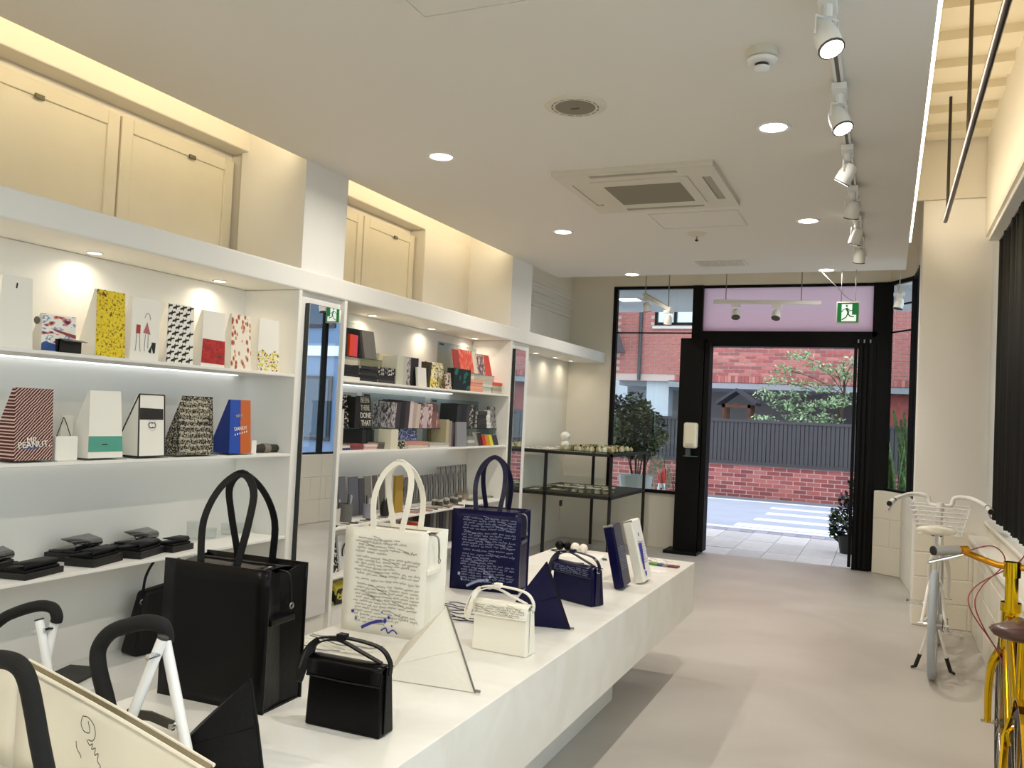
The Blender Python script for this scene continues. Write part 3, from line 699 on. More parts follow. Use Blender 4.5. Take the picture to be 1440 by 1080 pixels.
MB().tube(L([j2, j2 + dirn * 0.16]), 0.0125, 12).build('leg', M_tube, t, smooth=True)
for (px_, py_, yy) in ((52, 888, 1.735), (68, 885, 1.75)):
    p = pz(px_, py_, yy); MB().cyl(tuple(p - o0 + Vector((0, -0.014, 0))), tuple(p - o0 + Vector((0, 0.012, 0))), 0.006, 10).build('bolt', M_chrome, t)
# ================================================================ gift bags on the first shelving unit
XB = -3.19
def solid(c, r=0.6): return mat('paper_' + c, c, r)
M_kraftw = solid('f1ece0')
def gift_bag(label, bl, br, tl, tr, zb, mfront, mside=None, d=0.11, back=0.04, th=0.012, name='gift_bag', cat='bag', xb=XB):
    """standing paper bag, pinched at the top; bl/br/tl/tr are photo pixels of its front face"""
    mside = mside or mfront
    y0, y1 = at(bl, x=xb).y, at(br, x=xb).y; pt0, pt1 = at(tl, x=xb - back), at(tr, x=xb - back)
    yc = (y0 + y1) / 2; w0, w1 = y0 - yc, y1 - yc; t0, t1 = pt0.y - yc, pt1.y - yc; h = (pt0.z + pt1.z) / 2 - zb
    t = thing(name, label, cat, (xb, yc, zb), PI / 2)
    lo = [(w0, 0, 0), (w1, 0, 0), (w1, d, 0), (w0, d, 0)]; hi = [(t0, back, h), (t1, back, h), (t1, back + th, h), (t0, back + th, h)]
    MB().hexa(lo, hi).build('body', mside, t)
    o = -0.0012
    def F(u, v, o=o): return Vector(((w0 + (w1 - w0) * u) * (1 - v) + (t0 + (t1 - t0) * u) * v, back * v + o, h * v))
    MB().grid(lambda u, v: F(u, v), 4, 6).build('front_print', mfront, t)
    t['h'] = h
    lean = math.atan2(back, h)
    return t, F, h, (w0, w1), lean
# print patterns
P_yellow = rampmat('print_yellow', lambda nt, tc: noise_print(nt, tc, 90, [(0, '5a4a12'), (0.36, 'b99a1c'), (0.44, 'e8cb2e'), (0.62, 'f0d63a')], detail=4), 0.7)
P_red = rampmat('print_red_diag', lambda nt, tc: noise_print(nt, tc, 26, [(0, '4b1513'), (0.40, '6e211e'), (0.74, 'd9c3b4')], (1, 0, 1.6), 3.0, 'WAVE', (0, R_(-35), 0)), 0.6)
P_star = rampmat('print_star', lambda nt, tc: noise_print(nt, tc, 22, [(0, '16120f'), (0.44, '16120f'), (0.5, 'f0ece2')], (1, 0, 1.5), 7.0, 'WAVE', (0, R_(-30), 0)), 0.6)
P_berry = rampmat('print_berry', lambda nt, tc: noise_print(nt, tc, 26, [(0, '9c241c'), (0.22, 'c98a6a'), (0.40, 'f3e9d6')], (1.6, 0, 1), 1, 'VORONOI'), 0.6)
P_let = rampmat('print_letters', lambda nt, tc: noise_print(nt, tc, 120, [(0, '120f0c'), (0.5, '120f0c'), (0.53, 'cfc5ad'), (0.60, '120f0c')], (1, 1, 0.8), 1), 0.6)
P_art = rampmat('print_art', lambda nt, tc: noise_print(nt, tc, 16, [(0, '3b2a6a'), (0.34, 'd9806a'), (0.40, 'f2ede2'), (0.56, '8a9cc0'), (0.62, 'f2ede2')], (1, 1, 2.2), 2), 0.6)
P_flora = rampmat('print_flora', lambda nt, tc: noise_print(nt, tc, 45, [(0, '2a3a26'), (0.36, 'd8d05a'), (0.48, 'efeadb'), (0.60, 'b23a30')], detail=2), 0.6)
Z1, Z2, Z3 = SH
M_kp = solid('17130f'); M_teal = solid('4f9d88'); M_blue = solid('1747a8', .5); M_orange = solid('c4601e', .5); M_dblue = solid('12307e')
lineart = mat('line_art', '1d1a17', 0.7)
def drw(t, F, strokes, m, w=0.0022, name='drawing'):
    for s in strokes:
        mb = MB(); ribbon(mb, spline([F(u, v, -0.0026) for (u, v) in s], 4), w, (0, -1, 0.1)); mb.build(name, m, t)
def patch(t, F, pts, m, name='print', o=-0.0024):
    return MB().poly([F(u, v, o) for (u, v) in pts]).build(name, m, t)
# top shelf
t, F, h, w, ln = gift_bag('plain white gift bag with a small dark hole near its top', (-8, 489), (45, 494), (4, 386), (46, 391), Z1, M_kraftw, d=0.1)
patch(t, F, [(0.44, 0.83), (0.49, 0.83), (0.51, 0.9), (0.46, 0.91)], lineart, 'hang_hole')
t, F, h, w, ln = gift_bag('small white pouch printed with a seaside painting', (57, 494), (106, 498), (59, 446), (107, 441), Z1, P_art, M_kraftw, d=0.09, back=0.02, name='cosmetic_pouch', cat='pouch')
patch(t, F, [(0.0, 0.02), (1, 0.02), (1, 0.1), (0.7, 0.24), (0.4, 0.2), (0.1, 0.26), (0.0, 0.2)], solid('2f4f8f'), 'sea_print')
patch(t, F, [(0.25, 0.63), (1, 0.5), (1, 0.4), (0.4, 0.55)], solid('a03a34'), 'red_print')
p = F(0, 0.8); MB().ell((p.x - 0.012, 0.03, p.z), (0.014, 0.006, 0.016)).build('zip_tab', solid('6d6659'), t, smooth=True)
t = thing('open_box', 'small black open box in front of the seaside pouch', 'box', (-3.172, at((98, 498), x=-3.172).y, Z1), PI / 2)
MB().box((-0.055, 0, 0), (0.055, 0.004, 0.055)).box((-0.055, 0.036, 0), (0.055, 0.04, 0.055)).box((-0.055, 0, 0), (-0.051, 0.04, 0.055)).box((0.051, 0, 0), (0.055, 0.04, 0.055)).box((-0.055, 0, 0), (0.055, 0.04, 0.003)).build('tray', M_kp, t)
MB().hexa([(-0.055, 0.0, 0.056), (0.055, 0.0, 0.056), (0.062, -0.028, 0.048), (-0.048, -0.028, 0.048)], [(-0.055, 0.0, 0.058), (0.055, 0.0, 0.058), (0.062, -0.028, 0.05), (-0.048, -0.028, 0.05)]).build('lid', solid('5b564d'), t)
t, F, h, w, ln = gift_bag('tall yellow gift bag with dense dark writing and white sides', (134, 501), (175, 504), (136, 406), (176, 413), Z1, P_yellow, M_kraftw, d=0.13, back=0.03)
patch(t, F, [(0.2, 0.93), (0.32, 0.89), (0.33, 0.93), (0.24, 0.96)], solid('7a2f22'), 'flower_print')
t, F, h, w, ln = gift_bag('white gift bag drawn with two thin figures and a black cat', (182, 505), (222, 508), (186, 417), (226, 423), Z1, M_kraftw, d=0.1, back=0.03)
for (u, c, z0, z1) in ((0.24, 'a9352f', 0.42, 0.56),): patch(t, F, [(u - .07, z0), (u + .08, z0), (u + .08, z1), (u - .06, z1)], solid(c), 'red_shirt')
patch(t, F, [(0.42, 0.44), (0.68, 0.42), (0.55, 0.62)], solid('b8656a'), 'red_dress')
patch(t, F, [(0.62, 0.14), (0.72, 0.12), (0.74, 0.22), (0.80, 0.12), (0.86, 0.13), (0.88, 0.3), (0.74, 0.3), (0.73, 0.26)], lineart, 'cat_print')
drw(t, F, [[(0.2, 0.42), (0.18, 0.2), (0.16, 0.14)], [(0.3, 0.42), (0.32, 0.2), (0.35, 0.14)], [(0.5, 0.42), (0.48, 0.2), (0.5, 0.15)], [(0.6, 0.42), (0.6, 0.2)], [(0.45, 0.68), (0.52, 0.76), (0.62, 0.74), (0.66, 0.66)]], lineart, 0.0022)
t, F, h, w, ln = gift_bag('white gift bag patterned all over with black winged bars', (233, 510), (271, 512), (237, 426), (273, 432), Z1, M_kraftw, M_kraftw, d=0.12, back=0.035)
for kk_ in range(9):
    for ii_ in range(4):
        u_ = (ii_ + (0.5 if kk_ % 2 else 0.05)) / 3.6; v_ = (kk_ + 0.5) / 9.0
        if u_ > 0.93: continue
        q_ = lambda a, b: (min(1, max(0, u_ + a)), min(1, max(0, v_ + b)))
        patch(t, F, [q_(-.13, -.035), q_(-.03, -.02), q_(0.0, -.05), q_(.03, -.0), q_(.14, .02), q_(.12, .045), q_(.03, .03), q_(.01, .06), q_(-.03, .02), q_(-.12, .0)], lineart, 'winged_bar')
t, F, h, w, ln = gift_bag('white gift bag with a red and blue block print along its lower half', (282, 514), (315, 517), (286, 436), (317, 441), Z1, M_kraftw, d=0.12, back=0.04)
patch(t, F, [(0.0, 0.06), (1, 0.05), (1, 0.48), (0.03, 0.49)], rampmat('print_redblock', lambda nt, tc: noise_print(nt, tc, 28, [(0, '1f3a63'), (0.34, 'a3201d'), (0.5, 'b92a24'), (0.66, '7a1815')]), 0.6), 'block_print')
t, F, h, w, ln = gift_bag('cream gift bag with vertical rows of red fruit', (324, 517), (353, 521), (326, 441), (352, 445), Z1, P_berry, M_kraftw, d=0.1, back=0.03)
t, F, h, w, ln = gift_bag('short white gift bag with flowers printed along its foot', (361, 520), (392, 523), (365, 449), (392, 450), Z1, M_kraftw, d=0.09, back=0.02)
patch(t, F, [(0.0, 0.02), (1, 0.02), (1, 0.36), (0.8, 0.42), (0.5, 0.32), (0.2, 0.42), (0, 0.36)], P_flora, 'flower_print')
# middle shelf, each on a low clear plate
M_acr = glass('acrylic', 'eef4f4')
def plate(yc, w, z):
    o = MB().box((-0.13, -w / 2, 0), (0.012, w / 2, 0.008)).build('acrylic_plate', M_acr); o.location = (XB, yc, z); return o
def bag2(label, bl, br, tl, tr, mf, ms=None, d=0.12, back=0.04):
    r = gift_bag(label, bl, br, tl, tr, Z2 + 0.009, mf, ms, d, back)
    o = plate(r[0].location.y, (r[3][1] - r[3][0]) + 0.03, Z2)
    tag(o, 'clear plate under the ' + label.split(' with ')[0].split(' patterned')[0], 'display plate')
    return r
t, F, h, w, ln = bag2('dark red gift bag with pale diagonal dashes and lettering', (19, 649), (73, 650), (21, 545), (75, 547), P_red, P_red, d=0.17, back=0.05)
patch(t, F, [(0.2, 0.155), (0.62, 0.165), (0.72, 0.2), (0.3, 0.19)], solid('3f5686'), 'shoe_print')
p = F(0.46, 0.275, -0.004); text_mesh('MR.', 0.034, M_kraftw, t, p, (PI / 2 - ln, 0, 0))
p = F(0.5, 0.215, -0.004); text_mesh('PEANUT.', 0.036, M_kraftw, t, p, (PI / 2 - ln, R_(-3), 0))
t = thing('string_pouch', 'small white pouch with thin dark cord loops', 'pouch', (XB - 0.02, at((98, 647), x=XB).y, Z2), PI / 2)
MB().hexa([(-0.055, 0, 0), (0.055, 0, 0), (0.055, 0.045, 0), (-0.055, 0.045, 0)], [(-0.05, 0.01, 0.105), (0.06, 0.01, 0.105), (0.06, 0.03, 0.105), (-0.05, 0.03, 0.105)]).build('body', M_kraftw, t, bevel=0.004)
MB().tube(spline([(-0.045, 0.012, 0.105), (-0.02, 0.015, 0.17), (-0.012, 0.02, 0.185), (0.0, 0.02, 0.17), (0.025, 0.015, 0.105)], 4), 0.002, 5).build('cord', lineart, t)
MB().box((-0.01, 0.035, 0.1), (0.05, 0.037, 0.195)).build('card', solid('cfcabb'), t)
t, F, h, w, ln = bag2('tall white gift bag with a wide teal band near its foot', (123, 646), (172, 646), (127, 549), (170, 550), M_kraftw, d=0.16, back=0.06)
patch(t, F, [(0.0, 0.09), (1, 0.09), (1, 0.32), (0.0, 0.32)], M_teal, 'teal_band')
patch(t, F, [(0.38, 0.19), (0.55, 0.19), (0.55, 0.205), (0.38, 0.205)], lineart, 'small_print', -0.0034)
t, F, h, w, ln = bag2('white gift bag with black piping and a black bar over a round emblem', (194, 642), (231, 642), (196, 554), (231, 556), M_kraftw, d=0.17, back=0.05)
patch(t, F, [(0.03, 0.59), (0.95, 0.59), (0.95, 0.77), (0.03, 0.78)], M_kp, 'black_bar')
lo = [F(0, 0), F(1, 0), Vector((w[1], 0.17, 0)), Vector((w[0], 0.17, 0))]; hi = [F(0, 1), F(1, 1)]
for a, b in ((lo[0], lo[1]), (lo[0], hi[0]), (lo[1], hi[1]), (hi[0], hi[1]), (lo[3], hi[0]), (lo[0], lo[3])): MB().tube([a, b], 0.0035, 6).build('piping', M_kp, t)
for s in (-1, 1):
    c = F(0.5, 0.5, -0.004) + Vector((s * 0.007, 0, 0)); mb = MB()
    ribbon(mb, arc(c, 0.013, R_(40) if s < 0 else R_(220), R_(320) if s < 0 else R_(500), 16, (1, 0, 0), (0, math.sin(ln), math.cos(ln))), 0.004, (0, -1, 0)); mb.build('emblem', lineart, t)
mb = MB(); c = F(0.5, 0.5, -0.004); ribbon(mb, arc(c, 0.026, 0, 2 * PI, 20, (1, 0, 0), (0, 0.1, 1)), 0.001, (0, -1, 0)); mb.build('emblem_ring', mat('grey_ink', '9a948a', .7), t)
t, F, h, w, ln = bag2('black gift bag covered in rows of pale lettering', (249, 639), (300, 639), (259, 557), (299, 558), P_let, P_let, d=0.12, back=0.04)
rnd = random.Random(12); mb = MB()
for k in range(9): scribble(mb, w[0] + 0.01, w[1] - 0.008, h * (0.06 + 0.105 * k), lambda x, z: (x * (1 - 0.17 * z / h), 0.04 * z / h - 0.003, z), rnd, amp=0.008, w=0.003)
mb.build('lettering', solid('cfc5ad'), t)
t, F, h, w, ln = bag2('gift bag half blue and half orange with white lettering', (322, 638), (352, 639), (324, 562), (352, 563), M_blue, M_dblue, d=0.15, back=0.05)
patch(t, F, [(0.5, 0.0), (1, 0.0), (1, 1), (0.5, 1)], M_orange, 'orange_half')
p = F(0.44, 0.70, -0.004); text_mesh('NEW', 0.024, solid('b9b4ae'), t, p, (PI / 2 - ln, R_(-8), 0))
p = F(0.5, 0.58, -0.004); text_mesh('to', 0.02, solid('c9886a'), t, p, (PI / 2 - ln, R_(-8), 0))
p = F(0.5, 0.46, -0.004); text_mesh('DANDY', 0.028, solid('f4f0e8'), t, p, (PI / 2 - ln, R_(-5), 0))
for k in range(6):
    p = F(0.24 + 0.11 * k, 0.345 + 0.012 * k, -0.004); MB().box((p.x - 0.003, p.y - 0.001, p.z - 0.005), (p.x + 0.003, p.y + 0.001, p.z + 0.005)).build('star_mark', solid('f4f0e8'), t)
o = MB().box((-0.0015, -0.02, 0), (0.0015, 0.02, 0.075)).build('price_card', M_kraftw); o.location = (XB - 0.03, at((355, 630), x=XB - 0.03).y + 0.01, Z2); tag(o, 'small white card standing beside the blue and orange bag', 'card')
yy = at((380, 636), x=-3.25).y
t = thing('folded_umbrella', 'dark folded umbrella with grey band lying on the middle shelf', 'umbrella', (-3.27, yy, Z2), PI / 2)
MB().tube([(-0.12, 0.0, 0.022), (-0.06, 0.0, 0.026), (0.08, 0.0, 0.024), (0.13, 0.0, 0.014)], [0.02, 0.025, 0.023, 0.012], 12).build('canopy', solid('2f2a22'), t, smooth=True)
MB().tube([(-0.05, 0, 0.026), (0.0, 0, 0.026)], 0.028, 12).build('band', solid('7d766a'), t, smooth=True)
# black trays with wallets on the low shelf
M_tray = mat('tray_black', '14120f', 0.55)
M_gloss = mat('patent_black', '1a1a1c', 0.12, coat=0.6)
def tray(label, wl, a, b, c, h=0.03, kind=0):
    """a: near left, b: near right corner on the shelf, c: right back corner (photo pixels)"""
    A, B, Cc = [at(p, z=Z3) for p in (a, b, c)]
    u = (Cc - B); L = max(0.16, min(0.22, u.length)); ang = math.atan2(u.y, u.x)
    wv = (A - B); W = max(0.12, min(0.2, wv.length))
    cs_ = [Vector((x_, y_, 0)) for x_ in (0, L) for y_ in (0, W)]; mn = min((Matrix.Rotation(ang, 3, 'Z') @ c_).x for c_ in cs_) + B.x; mxx = max((Matrix.Rotation(ang, 3, 'Z') @ c_).x for c_ in cs_) + B.x
    if mn < -3.552: B.x += -3.552 - mn
    elif mxx > -3.168: B.x -= mxx + 3.168
    t = thing('wallet_tray', label, 'tray', (B.x, B.y, Z3), ang)
    MB().box((0, 0, 0), (L, W, h)).build('tray_box', M_tray, t, bevel=0.002)
    o = thing('wallet', wl, 'wallet', (B.x, B.y, Z3 + h), ang)
    m = M_gloss if kind else M_ksoft
    MB().box((0.012, 0.012, 0.0), (L - 0.012, W - 0.012, 0.011)).build('lower_leaf', m, o, bevel=0.003)
    r = 0.018 if kind else 0.011
    pts = [(0, W - 0.03, 0.012), (0, W * 0.45, 0.013), (0, 0.03, 0.014)] + [tuple(v) for v in arc((0, 0.03, 0.012 + r), r, -PI / 2, -PI * 1.5, 8, (0, 1, 0))][1:] + [(0, W * 0.55, 0.012 + 2 * r + (0.014 if kind else 0.0))]
    mb = MB(); n = len(mb.v)
    for x in (0.014, L - 0.014):
        for p in pts: mb.v.append((x, p[1], p[2]))
    k = len(pts)
    for i in range(k - 1): mb.f.append((i, i + 1, k + i + 1, k + i))
    mb.build('upper_leaf', m, o, smooth=True, solid=0.004)
    MB().box((0.02, W * 0.5, 0.011), (L - 0.02, W * 0.5 + 0.004, 0.014)).build('edge_trim', M_zip, o)
tray('black tray cut off by the end of the row of wallets', 'half open glossy black wallet at the end of the row', (-45, 808), (-25, 812), (28, 798), kind=1)
tray('black tray holding a flat soft wallet near the shelf edge', 'flat soft black wallet on the front tray', (5, 811), (40, 818), (101, 803), 0.026)
tray('black tray at the back holding a rolled glossy wallet', 'rolled glossy black wallet standing open behind the soft one', (69, 785), (100, 791), (150, 779), 0.038, 1)
tray('deep black tray holding a soft rolled wallet', 'soft black rolled wallet on the deep front tray', (103, 793), (132, 799), (173, 788), 0.036)
tray('black tray at the back near the glass tumblers', 'rolled glossy black wallet near the glass tumblers', (143, 768), (166, 773), (205, 764), 0.03, 1)
tray('deep black tray next to the smallest tray', 'soft black wallet next to the smallest tray', (172, 780), (198, 787), (231, 777), 0.034)
tray('smallest black tray nearest the glass tumblers', 'small flat black card case nearest the glass tumblers', (229, 772), (243, 778), (271, 772), 0.03)
# glass tumblers
M_tum = glass('tumbler_glass', 'fbfdfd')
for k, (px_, py_, r, hh) in enumerate(((271, 758, 0.035, 0.1), (296, 757, 0.03, 0.06), (318, 752, 0.03, 0.07), (336, 749, 0.03, 0.06), (364, 745, 0.03, 0.045))):
    q = at((px_, py_), z=Z3); o = MB().lathe([(0.001, 0.004), (r * .9, 0.004), (r, hh), (r - 0.002, hh), (r * .88, 0.008), (0.001, 0.008)], seg=18).build('glass_tumbler', M_tum, None, smooth=True)
    o.location = (max(q.x, -3.5), q.y, Z3 - 0.003); tag(o, 'small clear glass tumbler on the low white shelf' if k else 'tallest clear glass tumbler on the low white shelf', 'glass', 'glass tumblers on the low shelf')
# small black bag on the plinth behind the tote, booklet beside
t = thing('bucket_bag', 'small black soft bag with thin strap on the plinth behind the black tote', 'bag', (-3.38, 3.32, 0.2), PI / 2 - R_(8))
MB().hexa([(-0.13, -0.03, 0), (0.16, -0.03, 0), (0.16, 0.11, 0), (-0.13, 0.11, 0)], [(-0.07, 0.01, 0.31), (0.16, 0.01, 0.34), (0.16, 0.08, 0.34), (-0.07, 0.08, 0.31)]).build('body', M_ksoft, t, bevel=0.02, seg=3)
MB().tube(spline([(-0.06, 0.04, 0.29), (-0.05, 0.04, 0.38), (0.0, 0.04, 0.46), (0.08, 0.04, 0.5), (0.15, 0.04, 0.44)], 5), 0.007, 8).build('strap', M_ksoft, t, smooth=True)
MB().tube(arc((-0.075, 0.02, 0.26), 0.012, 0, 2 * PI, 10), 0.003, 6).build('ring', M_zip, t, smooth=True)
q = at((103, 950), z=0.2)
o = MB().box((-0.09, -0.11, 0), (0.09, 0.11, 0.012)).build('booklet', rampmat('booklet_print', lambda nt, tc: noise_print(nt, tc, 6, [(0, '1f1d1b'), (0.5, '2a2826'), (0.7, '5b5853')]), 0.5)); o.location = (q.x, q.y, 0.2005); o.rotation_euler = (0, 0, 0.3); tag(o, 'dark covered booklet lying on the white plinth', 'booklet')
# ================================================================ books and stationery on the second shelving unit
M_page = mat('page_edges', 'e6dfcc', 0.8)
U2Z = (1.666, 1.206, 0.722)
def bookmat(spec):
    if isinstance(spec, str): return mat('cover_' + spec, spec, 0.5)
    name, scale, stops, stretch, kind = spec
    return rampmat('cover_' + name, lambda nt, tc: noise_print(nt, tc, scale, stops, stretch, 2, kind), 0.5)
PBW = ('blackwhite', 55, [(0, '12100e'), (0.5, '12100e'), (0.55, 'ddd6c6')], (1, 1, 1), 'NOISE')
PYEL = ('yellowcollage', 40, [(0, '2a221c'), (0.40, 'e0c94a'), (0.52, 'efe8d4'), (0.62, '6a5a6e')], (1, 1, 1), 'NOISE')
PGRY = ('greycollage', 50, [(0, '4a4547'), (0.42, '8c868c'), (0.52, 'cfc6be'), (0.62, '6c6670')], (1, 1, .5), 'NOISE')
PRED = ('redstripe', 60, [(0, 'd8442e'), (0.5, 'e86a4e'), (0.62, 'f2c0a8')], (2, 1, .2), 'NOISE')
PBLU = ('bluespeckle', 60, [(0, '2f3f7a'), (0.46, '7f8fc4'), (0.56, 'd8dcea')], (1, 1, 1), 'NOISE')
PGRN = ('greenpoly', 9, [(0, '0f1a18'), (0.5, '0f1a18'), (0.54, '1d6a58')], (1, 1, 1), 'NOISE')
PPNK = ('pinkcollage', 30, [(0, '5a4248'), (0.42, 'a07a76'), (0.52, 'e2cfc4'), (0.62, '8a6a6c')], (1, 1, .6), 'NOISE')
def book(label, p0, p1, z, top, cover, x=-3.24, depth=0.16, lean=0.0, grp=None, turn=0.0):
    """upright book: p0, p1 photo pixels of its left and right foot, top pixel of its upper edge"""
    y0, y1 = at(p0, x=x).y, at(p1, x=x).y; h = max(0.05, at(top, x=x).z - z); w = max(0.006, y1 - y0)
    t = thing('book', label, 'book', (x, (y0 + y1) / 2, z + 0.0005), PI / 2, grp)
    t.rotation_euler = (lean, 0, PI / 2 + turn)
    m = bookmat(cover); c = min(0.003, w * 0.2)
    MB().box((-w / 2, 0, 0), (w / 2, c, h)).box((-w / 2, c, 0), (-w / 2 + c, depth, h)).box((w / 2 - c, c, 0), (w / 2, depth, h)).build('cover', m, t)
    MB().box((-w / 2 + c, c, 0.002), (w / 2 - c, depth - 0.004, h - 0.003)).build('pages', M_page, t)
    return t
def facebook(label, p0, p1, z, top, cover, x=-3.24, th=0.018, lean=0.25, name='book', cat='book', grp=None, parent=None):
    """book or card standing face out, leaning back"""
    y0, y1 = at(p0, x=x).y, at(p1, x=x).y; h = max(0.04, (at(top, x=x).z - z)); w = y1 - y0
    t = thing(name, label, cat, (x, (y0 + y1) / 2, z + 0.0005), PI / 2, grp)
    s = lean * h; MB().hexa([(-w / 2, 0, 0), (w / 2, 0, 0), (w / 2, th, 0), (-w / 2, th, 0)], [(-w / 2, s, h), (w / 2, s, h), (w / 2, s + th, h), (-w / 2, s + th, h)]).build('cover', bookmat(cover), t)
    MB().hexa([(-w / 2 + .002, th * .2, 0.001), (w / 2 + .001, th * .2, 0.001), (w / 2 + .001, th * .8, 0.001), (-w / 2 + .002, th * .8, 0.001)], [(-w / 2 + .002, s + th * .2, h + .001), (w / 2 + .001, s + th * .2, h + .001), (w / 2 + .001, s + th * .8, h + .001), (-w / 2 + .002, s + th * .8, h + .001)]).build('pages', M_page, t)
    return t, w, h, s
def stack(what, p0, p1, z, n, top, cols, x=-3.24, depth=0.17, where=''):
    y0, y1 = at(p0, x=x).y, at(p1, x=x).y; H = at(top, x=x).z - z; th = H / n; w = y1 - y0
    rnd = random.Random(int(p0[0]))
    for k in range(n):
        pos = 'top' if k == n - 1 else 'bottom' if k == 0 else ('second' if k == 1 else 'third' if k == 2 else 'upper')
        t = thing('book', '%s, %s of the pile %s' % (what, pos, where), 'book', (x + rnd.uniform(-.004, .004), (y0 + y1) / 2 + rnd.uniform(-.003, .003), z + th * k + 0.0005), PI / 2 + rnd.uniform(-.03, .03), 'flat books ' + where)
        m = bookmat(cols[k % len(cols)]); c = min(0.003, th * .18)
        MB().box((-w / 2, 0, 0), (w / 2, depth, c)).box((-w / 2, 0, th - c - .0008), (w / 2, depth, th - .0008)).box((-w / 2, 0, c), (w / 2, 0.003, th - c)).build('cover', m, t)
        MB().box((-w / 2 + .003, .003, c), (w / 2 - .003, depth - .003, th - c - .0008)).build('pages', M_page, t)
M_acr2 = glass('acrylic_riser', 'e3eaea')
def riser(label, p0, p1, z, lvl, x=-3.26, d=0.2, back=None, tagtxt=True):
    y0, y1 = at(p0, x=x).y, at(p1, x=x).y; h = at(lvl, x=x).z - z; w = y1 - y0; t = thing('acrylic_riser', label, 'display stand', (x, (y0 + y1) / 2, z), PI / 2)
    MB().box((-w / 2, 0, h - 0.005), (w / 2, d, h)).build('shelf_plate', M_acr2, t)
    for s in (-1, 1): MB().box((s * (w / 2 - .005), 0, 0.001), (s * w / 2, d, h - 0.005)).build('side_plate', M_acr2, t)
    MB().box((-w / 2, 0, h - .005), (w / 2, 0.001, h + .001)).build('front_edge', M_acr2, t)
    if back:
        H = at(back, x=x - d).z - z; MB().box((-w / 2, d - .004, h), (w / 2, d, H)).build('back_plate', M_acr2, t)
        MB().box((-w / 2, d - .005, H), (w / 2, d + .001, H + .003)).build('top_edge', M_acr2, t)
        if tagtxt: MB().box((-w / 2 + .02, d - .0065, H - .025), (-w / 2 + .1, d - .0045, H - .008)).build('label_strip', mat('label_ink', '3a3a3c', .6), t)
    return z + h
za, zb_, zc_ = U2Z
k = ' on the top book shelf'
r1 = riser('clear riser with grey and red books at the mirror end of the top book shelf', (480, 530), (536, 541), za, (500, 502), back=(505, 456), tagtxt=False)
book('thin black book with grey label standing at the mirror end', (482, 499), (488, 500), r1, (484, 464), '1b1917')
facebook('large black book behind the red books', (487, 500), (512, 503), r1, (495, 461), '24211d', x=-3.34, lean=0.12)
book('tall slim bright red book on the clear riser', (491, 502), (497, 503), r1, (494, 470), 'e0431f')
book('slim pink red book beside the bright red one', (497, 503), (502, 504), r1, (499, 471), 'd8405a')
facebook('large plain grey book leaning on the clear riser', (513, 505), (530, 508), r1, (516, 464), '6a655c', x=-3.25, lean=0.2)
stack('black book with white title', (479, 531), (505, 535), za, 4, (492, 513), ['e8e2d4', '14110f', '14110f', '14110f'], where='under the riser by the mirror')
stack('plain black book', (506, 535), (530, 538), za, 5, (518, 515), ['2a2826', '14110f'], where='between two piles under the riser')
stack('black patterned book', (531, 538), (555, 542), za, 4, (543, 517), ['3a3633', '1a1816', PBW, PBW], where='beside the cream book')
book('thick cream book behind the black pile', (531, 536), (556, 541), za, (540, 498), 'd9cdac', x=-3.36)
book('white book with grey green spine', (557, 541), (566, 542), za, (560, 500), 'c9c6b4')
book('pale ribbed book beside the white one', (566, 542), (571, 542), za, (568, 501), 'b9b7a8')
book('grey patterned thin book', (571, 542), (576, 543), za, (573, 502), PGRY)
book('broad plain black book between white ones', (576, 543), (587, 544), za, (580, 503), '1c1a18')
book('white thin book beside the broad black one', (587, 544), (591, 544), za, (589, 507), 'e9e4d8')
facebook('small white booklet facing outwards', (588, 544), (600, 546), za, (594, 517), 'e9e5da', x=-3.2, lean=0.1)
book('dark yellow edged book', (600, 546), (604, 546), za, (600, 509), '3a321c', lean=0.06)
facebook('bright yellow collage magazine facing out', (605, 546), (615, 547), za, (606, 508), PYEL, lean=0.2)
facebook('grey and yellow collage magazine', (615, 547), (627, 549), za, (618, 510), ('greyyellow', 45, [(0, '4a4338'), (0.4, 'cfc06a'), (0.5, 'd8d2c6'), (0.6, '7a7466')], (1, 1, 1), 'NOISE'), x=-3.26, lean=0.2)
facebook('small photo card stack', (629, 549), (641, 550), za, (629, 524), ('photocard', 50, [(0, '1e1a18'), (0.42, 'd9d2c2'), (0.52, 'b8443c'), (0.6, 'e8e2d6')], (1, 1, 1), 'NOISE'), x=-3.2, lean=0.15)
t, w_, h_, s_ = facebook('green and black faceted box set', (637, 549), (661, 552), za, (637, 517), PGRN, x=-3.19, th=0.06, lean=0.0)
r2 = riser('clear riser holding red magazines at the far end of the top book shelf', (642, 551), (694, 556), za, (680, 527), back=(655, 488))
for (a, b, tp, c, lab, ln_) in ((640, 648, 491, '9a2f28', 'dark red thin magazine', .2), (648, 668, 492, PRED, 'broad red striped magazine', .22), (667, 672, 496, 'e9d4bc', 'cream thin magazine between red ones', .2), (672, 683, 498, PPNK, 'pink grey patterned magazine', .2), (681, 692, 499, 'd63a26', 'plain vivid red magazine', .25)):
    facebook(lab + ' on the far riser', (a, 528), (b, 530), r2, ((a + b) / 2, tp), c, x=-3.27, th=0.012, lean=ln_)
stack('salmon pink book', (661, 552), (678, 554), za, 4, (670, 534), ['e39a7c', 'e8a98e'], where='under the far riser')
stack('white patterned book', (678, 553), (691, 555), za, 4, (685, 536), ['d9d4c4', 'bfc0ae'], where='between the salmon and red topped piles')
stack('grey book', (692, 554), (707, 556), za, 4, (699, 538), ['c9c0aa', 'a39c88', 'b9b19c', 'e5492c'], where='with a red book on top')
